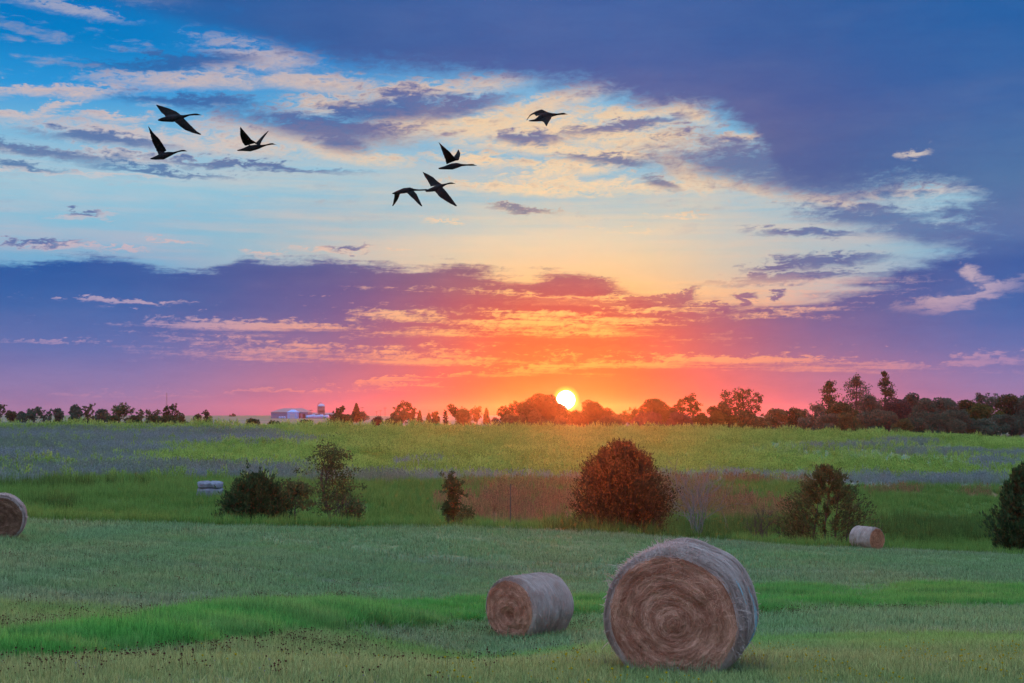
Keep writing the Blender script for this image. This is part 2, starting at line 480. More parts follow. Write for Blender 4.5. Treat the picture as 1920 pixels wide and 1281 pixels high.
def ground_z(x, y):
    x = np.asarray(x, float); y = np.asarray(y, float)
    yc = np.clip(y, 3.0, 4190.0)
    r = np.clip(x / np.maximum(yc, 6.0), -0.499, 0.499)
    a = (r + 0.5) / 1.0 * (len(RG) - 1); b = (np.log(yc) - LG[0]) / (LG[-1] - LG[0]) * (len(LG) - 1)
    i = np.clip(a.astype(int), 0, len(RG) - 2); j = np.clip(b.astype(int), 0, len(LG) - 2)
    fa, fb = a - i, b - j
    z = (TAB[i, j] * (1 - fa) + TAB[i + 1, j] * fa) * (1 - fb) + (TAB[i, j + 1] * (1 - fa) + TAB[i + 1, j + 1] * fa) * fb
    w = np.clip(y / 30.0, 0.2, 1.0)
    z = z + (fbm(x * 0.22, y * 0.22, 3) - 0.5) * 0.16 * w + (fbm(x * 0.05, y * 0.05, 9) - 0.5) * 0.25 * np.clip(y / 60.0 - 0.3, 0, 1)
    return CAMZ + z


def gz(x, y): return float(ground_z(np.array([x]), np.array([y]))[0])


def row_to_y(px, row, ymin=4.0, ymax=330.0):
    """distance at which the sloping ground meets pixel (px,row); the nearest hit"""
    ys = np.exp(np.linspace(math.log(ymin), math.log(ymax), 1500))
    d = pdir(px, row)
    xs = d.x / d.y * ys
    ray = CAMZ + d.z / d.y * ys
    hit = np.nonzero(ray <= ground_z(xs, ys))[0]
    return float(ys[hit[0]]) if len(hit) else ymax


def on_ground(px, row, ymin=4.0, ymax=330.0):
    Y = row_to_y(px, row, ymin, ymax)
    d = pdir(px, row)
    return Vector((d.x / d.y * Y, Y, gz(d.x / d.y * Y, Y)))


def edge_fn(pts, ymin=4.0, ymax=330.0):
    """a line drawn on the ground: list of (px,row) -> function distance(bearing)"""
    rr = [(p[0] - CW) / FPX for p in pts]; yy = [row_to_y(p[0], p[1], ymin, ymax) for p in pts]
    rr2 = [-0.52] + rr + [0.52]; yy2 = [yy[0]] + yy + [yy[-1]]
    return lambda r: np.interp(r, rr2, yy2)


crest_fn = lambda r: np.interp(r, RG, CTRL_Y[:, 6])
top_fn = lambda r: np.interp(r, RG, CTRL_Y[:, 14])
strip_lo = edge_fn([(0, 1247), (150, 1240), (400, 1216), (640, 1190), (900, 1169), (1080, 1163), (1420, 1154), (1600, 1146), (1920, 1138)], 4, 66)
strip_hi = edge_fn([(0, 1202), (200, 1190), (400, 1156), (640, 1138), (900, 1129), (1080, 1122), (1420, 1106), (1600, 1101), (1920, 1100)], 4, 66)


def sstep(a, b, x):
    t = np.clip((x - a) / (b - a), 0, 1); return t * t * (3 - 2 * t)


def rowcol(x, y, z):
    """pixel of a world point (numpy)"""
    cp, sp = math.cos(PITCH), math.sin(PITCH)
    zz = z - CAMZ
    f = y * cp + zz * sp; u = -y * sp + zz * cp
    return CW + FPX * x / f, CH - FPX * u / f


def zones(x, y):
    """how much of each kind of growth stands at (x,y): dict of weights 0..1"""
    r = x / np.maximum(y, 6.0)
    n1 = fbm(x * 0.6, y * 0.35, 21); n2 = fbm(x * 0.09, y * 0.06, 33); n3 = fbm(x * 0.03, y * 0.02, 55, 4)
    wob = (n1 - 0.5) * 2.6 + (n2 - 0.5) * 4
    lo, hi = strip_lo(r), strip_hi(r)
    sc = lo / 30.0
    strip = sstep(-0.5, 0.5, y - lo + wob * 0.5 * sc) * sstep(0.8, -0.8, y - hi + wob * 0.8 * sc)
    cr = crest_fn(r)
    beyond = sstep(-0.6, 0.6, y - cr + (n1 - 0.5) * 1.5)
    c, w = rowcol(x, y, ground_z(x, y))
    # far field beyond the gully, in patches
    far = sstep(906, 898, w + (n1 - 0.5) * 10)
    lav = np.zeros_like(x)
    nn = (n3 - 0.5) * 2; nm = (n2 - 0.5) * 2
    def patch(cx, cy, rx, ry, k=1.0):
        d = np.sqrt(((c - cx) / rx) ** 2 + ((w - cy) / ry) ** 2)
        return sstep(1.25, 0.75, d + nn * 0.55 * k + nm * 0.45 * k + (n1 - 0.5) * 0.5)
    for p in [(120, 850, 260, 40), (330, 828, 190, 14), (-100, 840, 300, 60), (240, 888, 300, 13), (430, 893, 150, 9), (700, 902, 200, 4.5), (960, 901, 200, 3.5), (1260, 898, 160, 4),
              (1420, 893, 120, 5), (1650, 905, 160, 9), (1800, 905, 130, 10), (1870, 876, 60, 8), (1760, 850, 120, 6), (1900, 855, 60, 6), (1580, 842, 120, 4), (1700, 832, 60, 5), (780, 874, 60, 5)]:
        lav = np.maximum(lav, patch(*p))
    # a tongue of tall green breaks into the dry grass on the left
    lav = lav * (1 - patch(440, 862, 160, 20, 0.8) * 0.95)
    brown = np.zeros_like(x)
    for p in [(980, 948, 130, 22), (1330, 940, 170, 26), (1420, 955, 120, 20), (1690, 925, 80, 10), (1830, 930, 60, 9), (1150, 915, 300, 9), (1280, 907, 260, 6)]:
        brown = np.maximum(brown, patch(*p, 1.35))
    brown = brown * beyond
    lav = lav * beyond * (1 - brown * 0.6)
    pale = np.maximum(patch(1600, 842, 260, 16, 0.6), patch(1800, 860, 200, 18, 0.6)) * beyond * (1 - lav)
    sedge = np.maximum(patch(1780, 998, 150, 24, 0.5), patch(1300, 1000, 220, 14, 0.5)) * beyond     # dark rank growth in the gully
    sedge = np.maximum(sedge, np.maximum(patch(90, 955, 50, 8) * .4, patch(150, 918, 180, 4) * .35) * beyond)
    top = sstep(0.06, 0.0, 1 - y / top_fn(r)) * sstep(1.35, 1.05, y / top_fn(r))
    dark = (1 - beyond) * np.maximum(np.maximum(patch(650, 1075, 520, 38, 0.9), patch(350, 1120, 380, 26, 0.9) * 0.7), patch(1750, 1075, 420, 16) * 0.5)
    back = sstep(1.08, 1.2, y / top_fn(r))
    return dict(strip=strip * (1 - beyond), beyond=beyond, far=far * beyond, lav=lav, brown=brown, pale=pale, sedge=sedge, top=top, dark=dark, back=back, lo=lo, hi=hi, cr=cr, px=c, row=w, n1=n1, n2=n2, n3=n3)


# ground sheet: a fan of rows, finer where the eye is near
s_ = np.sinh(np.linspace(-2.6, 2.6, 281)) / np.sinh(2.6)
ys_ = np.concatenate([[-1400, -700, -300, -150, -60, -25, -10, -3, 1.5], np.exp(np.linspace(math.log(4), math.log(330), 330)), np.exp(np.linspace(math.log(340), math.log(1800), 46))])
GX = np.zeros((len(ys_), len(s_))); GY = np.repeat(ys_[:, None], len(s_), 1)
for i, yv in enumerate(ys_):
    GX[i] = s_ * max(55.0, 1.5 * abs(yv))
GZ = ground_z(GX, GY)
idx = np.arange(GX.size).reshape(GX.shape)
GF = np.stack([idx[:-1, :-1], idx[:-1, 1:], idx[1:, 1:], idx[1:, :-1]], -1).reshape(-1, 4)
zn = zones(GX.ravel(), np.maximum(GY.ravel(), 3.0))


def mat_ground():
    m = new_mat('field_soil_and_thatch')
    p = geo()
    a = noise(p, 0.35, 5, 0.6); b = noise(p, 6.0, 5, 0.7); d = noise(p, 0.06, 3, 0.5)
    hay = mix(fsm(0.3, 0.7, a), c3(.21, .27, .13), c3(.17, .245, .10))
    hay = mix(fsm(0.45, 0.7, d) * 0.5, hay, c3(.23, .245, .15))
    hay = mix(fsm(0.55, 0.8, b) * 0.5, hay, c3(.10, .125, .07))
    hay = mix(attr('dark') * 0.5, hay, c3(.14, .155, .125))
    c = mix(attr('strip') * fsm(.3, .6, a), hay, c3(.10, .24, .07))
    bey = mix(fsm(0.35, 0.65, a), c3(.17, .29, .09), c3(.13, .23, .075))
    c = mix(attr('beyond'), c, bey)
    c = mix(attr('far') * 0.9, c, c3(.25, .38, .10))
    c = mix(attr('pale') * 0.8, c, c3(.13, .20, .125))
    c = mix(attr('lav'), c, c3(.38, .39, .37))
    c = mix(attr('brown'), c, c3(.32, .17, .11))
    c = mix(attr('sedge') * 0.8, c, c3(.05, .09, .03))
    c = mix(attr('back'), c, mix(fsm(0.4, 0.6, noise(p, 0.012, 3, 0.6)), c3(.16, .21, .13), c3(.21, .22, .17)))
    bs = shader('ShaderNodeBsdfPrincipled', **{'Base Color': c, 'Roughness': 0.95, 'Specular IOR Level': 0.1, 'Normal': bump(b, 0.7, 0.06)})
    finish(bs)
    return m


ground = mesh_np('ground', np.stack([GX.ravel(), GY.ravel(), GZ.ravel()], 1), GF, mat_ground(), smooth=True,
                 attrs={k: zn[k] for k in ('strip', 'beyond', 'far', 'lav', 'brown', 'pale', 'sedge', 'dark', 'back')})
tag(ground, 'rolling mown hay field falling to a gully and rising to rough grass', kind='structure')

# ------------------------------------------------------------------ grass and weeds (nobody could count them)
def clump(name, n, h, spread, w, lean, mat, seg=2, hvar=0.4, plume=0.0, seed=0, leafy=0):
    g = np.random.default_rng(seed)
    V, F, H, RV = [], [], [], []
    def strip(p, az, ln, le, wd, curl=1.0, tip=0.15):
        b = len(V); dx, dy = math.cos(az), math.sin(az); rv_ = g.uniform()
        ax = az + 1.57 + g.uniform(-.5, .5)
        for i in range(seg + 1):
            t = i / seg
            out_ = le * t ** 1.6 * ln
            z = p[2] + ln * t * (1 - 0.25 * le * t * curl)
            ww = wd * (1 - (1 - tip) * t ** 1.3) * 0.5
            x, y = p[0] + dx * out_, p[1] + dy * out_
            V.append((x - math.cos(ax) * ww, y - math.sin(ax) * ww, z)); V.append((x + math.cos(ax) * ww, y + math.sin(ax) * ww, z)); H.extend([t, t]); RV.extend([rv_, rv_])
        for i in range(seg):
            F.append((b + 2 * i, b + 2 * i + 1, b + 2 * i + 3, b + 2 * i + 2))
        return (p[0] + dx * le * ln, p[1] + dy * le * ln, p[2] + ln * (1 - .25 * le * curl))
    for i in range(n):
        a, q = g.uniform(0, 6.283), spread * math.sqrt(g.uniform())
        ln = h * (1 + g.uniform(-hvar, hvar))
        tip = strip((math.cos(a) * q, math.sin(a) * q, -0.02), g.uniform(0, 6.283), ln, abs(g.normal(0, lean)), w * g.uniform(.7, 1.3))
        for k in range(leafy):
            t = g.uniform(.25, .95)
            strip((math.cos(a) * q * (1 - t) + tip[0] * t, math.sin(a) * q * (1 - t) + tip[1] * t, tip[2] * t), g.uniform(0, 6.283), ln * g.uniform(.16, .3), g.uniform(.5, 1.3), w * 2.2)
        if plume and g.uniform() < plume:
            for k in range(5):
                strip((tip[0], tip[1], tip[2] - h * .05 * k), g.uniform(0, 6.283), h * g.uniform(.08, .16), g.uniform(.2, .9), w * 2.0, tip=.5)
    me = bpy.data.meshes.new(name)
    me.from_pydata(V, [], F); me.materials.append(mat)
    a = me.attributes.new('h', 'FLOAT', 'POINT'); a.data.foreach_set('value', np.array(H, np.float32))
    a = me.attributes.new('bladev', 'FLOAT', 'POINT'); a.data.foreach_set('value', np.array(RV, np.float32))
    return bpy.data.objects.new(name, me)


def scatter(name, label, protos, P, scale, tilt=0.12):
    """one 'stuff' object: its points carry copies of the clumps"""
    col = bpy.data.collections.new(name + '_clumps')
    for o in protos: col.objects.link(o)
    n = len(P)
    me = bpy.data.meshes.new(name)
    me.vertices.add(n); me.vertices.foreach_set('co', np.asarray(P, np.float32).ravel())
    a = me.attributes.new('scl', 'FLOAT', 'POINT'); a.data.foreach_set('value', np.asarray(scale, np.float32))
    rot = np.stack([rng.normal(0, tilt, n), rng.normal(0, tilt, n), rng.uniform(0, 6.283, n)], 1).astype(np.float32)
    a = me.attributes.new('rot', 'FLOAT_VECTOR', 'POINT'); a.data.foreach_set('vector', rot.ravel())
    a = me.attributes.new('pick', 'INT', 'POINT'); a.data.foreach_set('value', rng.integers(0, len(protos), n).astype(np.int32))
    o = link(bpy.data.objects.new(name, me))
    ng = bpy.data.node_groups.new(name + '_scatter', 'GeometryNodeTree')
    ng.interface.new_socket('Geometry', in_out='INPUT', socket_type='NodeSocketGeometry')
    ng.interface.new_socket('Geometry', in_out='OUTPUT', socket_type='NodeSocketGeometry')
    N, L = ng.nodes, ng.links
    gi, go = N.new('NodeGroupInput'), N.new('NodeGroupOutput')
    ci = N.new('GeometryNodeCollectionInfo'); ci.inputs['Collection'].default_value = col
    ci.inputs['Separate Children'].default_value = True; ci.inputs['Reset Children'].default_value = True
    ip = N.new('GeometryNodeInstanceOnPoints'); ip.inputs['Pick Instance'].default_value = True
    def na(nm, ty):
        q = N.new('GeometryNodeInputNamedAttribute'); q.data_type = ty; q.inputs['Name'].default_value = nm
        return q.outputs['Attribute']
    L.new(gi.outputs[0], ip.inputs['Points']); L.new(ci.outputs[0], ip.inputs['Instance'])
    L.new(na('pick', 'INT'), ip.inputs['Instance Index'])
    e2r = N.new('FunctionNodeEulerToRotation'); L.new(na('rot', 'FLOAT_VECTOR'), e2r.inputs[0]); L.new(e2r.outputs[0], ip.inputs['Rotation'])
    L.new(na('scl', 'FLOAT'), ip.inputs['Scale'])
    L.new(ip.outputs[0], go.inputs[0])
    md = o.modifiers.new('scatter', 'NODES'); md.node_group = ng
    return tag(o, label, kind='stuff')


def mat_blade(name, base, tip, alt, transl=0.4, patch=0.5, rnd=0.35, alt2=None, patch2=0.06):
    m = new_mat(name)
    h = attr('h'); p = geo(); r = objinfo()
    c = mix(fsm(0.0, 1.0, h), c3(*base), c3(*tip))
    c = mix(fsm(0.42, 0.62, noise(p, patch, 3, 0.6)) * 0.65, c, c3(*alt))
    if alt2:
        sx, sy, sz = sep(p)
        q = noise(xyz(sx * .35, sy, sz), patch2, 4, 0.6)
        c = mix(fsm(0.40, 0.66, q) * .6, c, mix(fsm(0.0, 1.0, h), c3(alt2[0] * .6, alt2[1] * .6, alt2[2] * .6), c3(*alt2)))
    c = mix(r * rnd, c, mix(0.5, c, c3(*alt)))
    v = attr('bladev')
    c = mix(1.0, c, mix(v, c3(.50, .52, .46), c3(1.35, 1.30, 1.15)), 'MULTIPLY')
    d = shader('ShaderNodeBsdfDiffuse', Color=c)
    t = shader('ShaderNodeBsdfTranslucent', Color=c)
    finish(mixsh(transl, d, t))
    return m


def fan_points(n, y0, y1, rmax=0.40, power=2.0):
    """random points over the wedge in front of the eye"""
    u = rng.uniform(0, 1, n)
    y = (y0 ** power + u * (y1 ** power - y0 ** power)) ** (1 / power)
    x = rng.uniform(-1, 1, n) * (rmax * y + 2.2)
    return x, y


def keep(x, y, w):
    k = rng.uniform(0, 1, len(x)) < w
    return x[k], y[k]


def pts(x, y): return np.stack([x, y, ground_z(x, y)], 1)


# mown hay stubble, three rings of distance
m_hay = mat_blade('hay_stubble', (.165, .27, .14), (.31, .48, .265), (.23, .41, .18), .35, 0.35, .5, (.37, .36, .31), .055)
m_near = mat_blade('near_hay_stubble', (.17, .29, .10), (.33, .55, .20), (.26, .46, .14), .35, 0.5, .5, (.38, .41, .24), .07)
m_lush = mat_blade('lush_grass', (.05, .17, .04), (.15, .50, .12), (.22, .55, .15), .45, 0.5, .5, (.26, .40, .17), .5)
m_gully = mat_blade('gully_grass', (.10, .19, .05), (.23, .40, .11), (.16, .30, .08), .42, 0.3)
m_brown = mat_blade('russet_grass', (.26, .13, .09), (.52, .25, .18), (.36, .28, .15), .35, 0.3, .5, (.22, .34, .12), .07)
m_dry = mat_blade('dry_lilac_grass', (.23, .27, .33), (.37, .42, .52), (.32, .40, .38), .35, 0.25, .5, (.24, .36, .17), .09)
m_weed = mat_blade('tall_green_weeds', (.18, .31, .07), (.42, .62, .17), (.50, .65, .20), .5, 0.12)
m_sedge = mat_blade('dark_sedge', (.06, .11, .035), (.15, .25, .075), (.10, .18, .05), .4, 0.5)

XY = []
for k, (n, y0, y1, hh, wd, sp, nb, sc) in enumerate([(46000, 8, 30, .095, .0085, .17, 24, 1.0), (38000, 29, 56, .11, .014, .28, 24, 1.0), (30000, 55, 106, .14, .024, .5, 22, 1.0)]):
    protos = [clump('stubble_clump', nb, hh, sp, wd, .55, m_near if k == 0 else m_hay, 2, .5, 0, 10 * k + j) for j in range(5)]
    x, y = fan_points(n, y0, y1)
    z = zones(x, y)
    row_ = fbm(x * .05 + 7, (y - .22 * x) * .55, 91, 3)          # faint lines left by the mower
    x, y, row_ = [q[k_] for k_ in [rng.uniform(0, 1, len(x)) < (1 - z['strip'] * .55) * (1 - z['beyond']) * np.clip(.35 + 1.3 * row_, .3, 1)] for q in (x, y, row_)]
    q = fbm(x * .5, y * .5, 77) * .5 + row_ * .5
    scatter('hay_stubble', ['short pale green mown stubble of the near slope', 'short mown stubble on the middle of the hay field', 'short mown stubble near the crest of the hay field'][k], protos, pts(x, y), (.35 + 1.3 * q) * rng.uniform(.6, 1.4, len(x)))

# lush strip across the field
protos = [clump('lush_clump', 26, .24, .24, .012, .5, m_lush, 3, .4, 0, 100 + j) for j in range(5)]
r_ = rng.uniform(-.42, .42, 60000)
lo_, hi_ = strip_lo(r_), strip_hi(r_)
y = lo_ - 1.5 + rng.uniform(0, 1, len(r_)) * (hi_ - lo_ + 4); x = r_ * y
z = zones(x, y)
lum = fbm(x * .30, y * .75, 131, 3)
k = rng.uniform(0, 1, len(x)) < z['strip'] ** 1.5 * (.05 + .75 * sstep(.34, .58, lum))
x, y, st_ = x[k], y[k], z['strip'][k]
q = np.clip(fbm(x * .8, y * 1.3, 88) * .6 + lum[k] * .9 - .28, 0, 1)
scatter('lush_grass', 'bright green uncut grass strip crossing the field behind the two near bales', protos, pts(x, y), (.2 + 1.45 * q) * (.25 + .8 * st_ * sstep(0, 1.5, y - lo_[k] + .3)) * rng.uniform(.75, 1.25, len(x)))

# everything beyond the crest
def beyond_scatter(name, label, protos, n, y0, y1, wfun, smin=.7, smax=1.35, nseed=5):
    x, y = fan_points(n, y0, y1, .41)
    z = zones(x, y)
    x, y = keep(x, y, np.clip(wfun(z), 0, 1))
    q = fbm(x * .12, y * .12, nseed)
    return scatter(name, label, protos, pts(x, y), (.55 + .9 * q) * rng.uniform(smin, smax, len(x)), .08)


gp = [clump('gully_clump', 22, .55, .38, .028, .35, m_gully, 2, .4, 0, 200 + j) for j in range(4)]
beyond_scatter('gully_grass', 'mid green rough grass in the gully beyond the crest', gp, 60000, 62, 185, lambda z: z['beyond'] * (1 - z['far']) * (1 - z['brown'] * .8) * (1 - z['lav'] * .9))
bp = [clump('russet_clump', 22, .85, .35, .026, .22, m_brown, 2, .35, .2, 220 + j) for j in range(4)]
beyond_scatter('russet_grass', 'tall russet grass standing behind the gully scrub', bp, 60000, 90, 200, lambda z: z['brown'] * (.2 + .42 * sstep(.35, .6, z['n1'])))
dp = [clump('dry_clump', 24, .75, .42, .026, .3, m_dry, 2, .4, .35, 240 + j) for j in range(4)]
beyond_scatter('dry_grass', 'pale lilac grey dry grass in patches on the far slope', dp, 110000, 90, 275, lambda z: z['lav'] * .8 * (1 - .25 * (z['n1'] > .62)))
sp_ = [clump('sedge_clump', 22, .95, .35, .03, .25, m_sedge, 2, .4, 0, 260 + j) for j in range(4)]
beyond_scatter('dark_sedge', 'dark rank sedge along the gully floor', sp_, 60000, 66, 170, lambda z: z['sedge'] * .6)
wp = [clump('weed_clump', 9, 1.15, .45, .035, .16, m_weed, 2, .35, .8, 280 + j, leafy=5) for j in range(5)]
beyond_scatter('tall_weeds', 'tall bright green weeds with pale tips filling the far field', wp, 105000, 110, 330, lambda z: np.maximum(.6 * z['far'] * (1 - z['lav'] * .93) * (1 - z['brown']) * (1 - z['pale'] * .75), z['top'] * .9) * (1 - .8 * sstep(1.05, 1.14, z['row'] * 0 + 0)) * .8 * (1 - z['back']), .45, 1.0, 15)

# taller plumes along the skyline of the weeds
x, y = fan_points(9000, 205, 320, .41); z = zones(x, y)
k = (y / z['cr'] > 0) & (np.abs(y / top_fn(x / y) - .985) < .045) & (z['px'] < 1840) & (rng.uniform(0, 1, len(x)) < .75)
x, y = x[k], y[k]
scatter('weed_plumes', 'tall pale tipped weeds standing up along the top edge of the far field', wp, pts(x, y), rng.uniform(.7, 1.55, len(x)) * (.6 + .8 * fbm(x * .3, y * .05, 41)), .08)

# ------------------------------------------------------------------ trees
def mat_leaf(name, c0, c1, transl=0.3):
    m = new_mat(name)
    p = texco('Object'); r = objinfo()
    v = attr('leafv')
    c = mix(v, c3(*c0), c3(*c1))
    c = mix(fsm(0.35, 0.65, noise(p, 0.9, 2, 0.5)) * 0.35, c, c3(c0[0] * .8, c0[1] * .8, c0[2] * .8))
    finish(mixsh(transl, shader('ShaderNodeBsdfDiffuse', Color=c), shader('ShaderNodeBsdfTranslucent', Color=c)))
    return m


def mat_bark(name, c0, c1):
    m = new_mat(name)
    p = texco('Object')
    v = noise(X.math and xyz(*[a * k for a, k in zip(sep(p), (7.0, 7.0, 1.2))]), 1.0, 4, 0.65)
    finish(shader('ShaderNodeBsdfPrincipled', **{'Base Color': mix(v, c3(*c0), c3(*c1)), 'Roughness': 0.9, 'Specular IOR Level': 0.15, 'Normal': bump(v, 0.6, 0.03)}))
    return m


LEAF = {
    'oak': mat_leaf('oak_leaves', (.030, .055, .018), (.065, .105, .032), .35),
    'blue': mat_leaf('hazed_blue_leaves', (.048, .090, .060), (.110, .185, .125), .3),  # distance haze put into the leaf colour of the horizon trees
    'bright': mat_leaf('bright_leaves', (.050, .085, .020), (.105, .150, .040), .35),
    'cedar': mat_leaf('cedar_sprays', (.040, .036, .018), (.135, .095, .050), .2),
    'dark': mat_leaf('dark_leaves', (.032, .064, .026), (.085, .145, .060), .3),
    'olive': mat_leaf('olive_leaves', (.070, .090, .036), (.160, .185, .080), .38),
    'purple': mat_leaf('dusky_leaves', (.045, .045, .042), (.085, .085, .080), .3),
}
BARK = mat_bark('bark', (.05, .042, .036), (.13, .11, .095))
BARK_PALE = mat_bark('pale_bark', (.16, .15, .16), (.34, .32, .34))


class TB:
    """collects tapered tubes (limbs) and leaf quads in local metres"""
    def __init__(s): s.V, s.F, s.LV, s.LC = [], [], [], []

    def tube(s, P, rad, k=5):
        base = len(s.V)
        P = [Vector(p) for p in P]
        for i, p in enumerate(P):
            d = (P[min(i + 1, len(P) - 1)] - P[max(i - 1, 0)])
            if d.length < 1e-6: d = Vector((0, 0, 1))
            d.normalize()
            a = d.orthogonal().normalized(); b = d.cross(a)
            for j in range(k):
                t = 6.2832 * j / k
                s.V.append(tuple(p + (a * math.cos(t) + b * math.sin(t)) * rad[i]))
        for i in range(len(P) - 1):
            for j in range(k):
                q = base + i * k
                s.F.append((q + j, q + (j + 1) % k, q + k + (j + 1) % k, q + k + j))

    def leaves(s, C, size, up=0.0, var=None, stretch=1.0, dirs=None):
        """leaf quads at points C (n,3), random facing"""
        n = len(C)
        if n == 0: return
        d = rng.normal(0, 1, (n, 3)) if dirs is None else dirs + rng.normal(0, .35, (n, 3))
        d[:, 2] += up
        d /= np.linalg.norm(d, axis=1)[:, None] + 1e-9
        w = np.cross(d, rng.normal(0, 1, (n, 3))); w /= np.linalg.norm(w, axis=1)[:, None] + 1e-9
        sz = size * rng.uniform(.6, 1.35, n)[:, None]
        a, b = d * sz * stretch, w * sz * .55
        q = np.stack([C - a * .5 - b * .25, C - a * .1 + b * .7, C + a * .6, C - a * .1 - b * .7], 1)
        s.LV.append(q.reshape(-1, 3))
        v = rng.uniform(0, 1, n) if var is None else np.clip(var + rng.normal(0, .22, n), 0, 1)
        s.LC.append(np.repeat(v, 4))

    def build(s, root, leafm, barkm=None, crown='crown', trunk='trunk'):
        if s.F:
            mesh_np(trunk, s.V, s.F, barkm or BARK, root, smooth=True)
        if s.LV:
            V = np.concatenate(s.LV); F = np.arange(len(V)).reshape(-1, 4)
            mesh_np(crown, V, F, leafm, root, attrs={'leafv': np.concatenate(s.LC)})


def lobe_pts(c, r, n, shell=0.55, squash=0.8):
    """n leaf points in a lobe, thicker towards its skin, thin below"""
    d = rng.normal(0, 1, (n, 3)); d /= np.linalg.norm(d, axis=1)[:, None]
    k = rng.uniform(0, 1, n) ** 0.45
    k = shell + (1 - shell) * k
    k = np.where(rng.uniform(0, 1, n) < .25, rng.uniform(.1, 1.0, n), k)
    q = d * (k * r)[:, None]; q[:, 2] *= squash
    q += rng.normal(0, .06 * r, (n, 3))
    return np.asarray(c) + q


def limb(tb, a, b, r0, r1, n=4, wob=0.08):
    a, b = Vector(a), Vector(b); L = (b - a).length
    P = [a.lerp(b, i / n) + Vector(rng.normal(0, wob * L * (0 if i in (0, n) else .5), 3)) + Vector((0, 0, -0.10 * L * math.sin(3.14 * i / n))) for i in range(n + 1)]
    tb.tube(P, [r0 + (r1 - r0) * i / n for i in range(n + 1)])
    return P


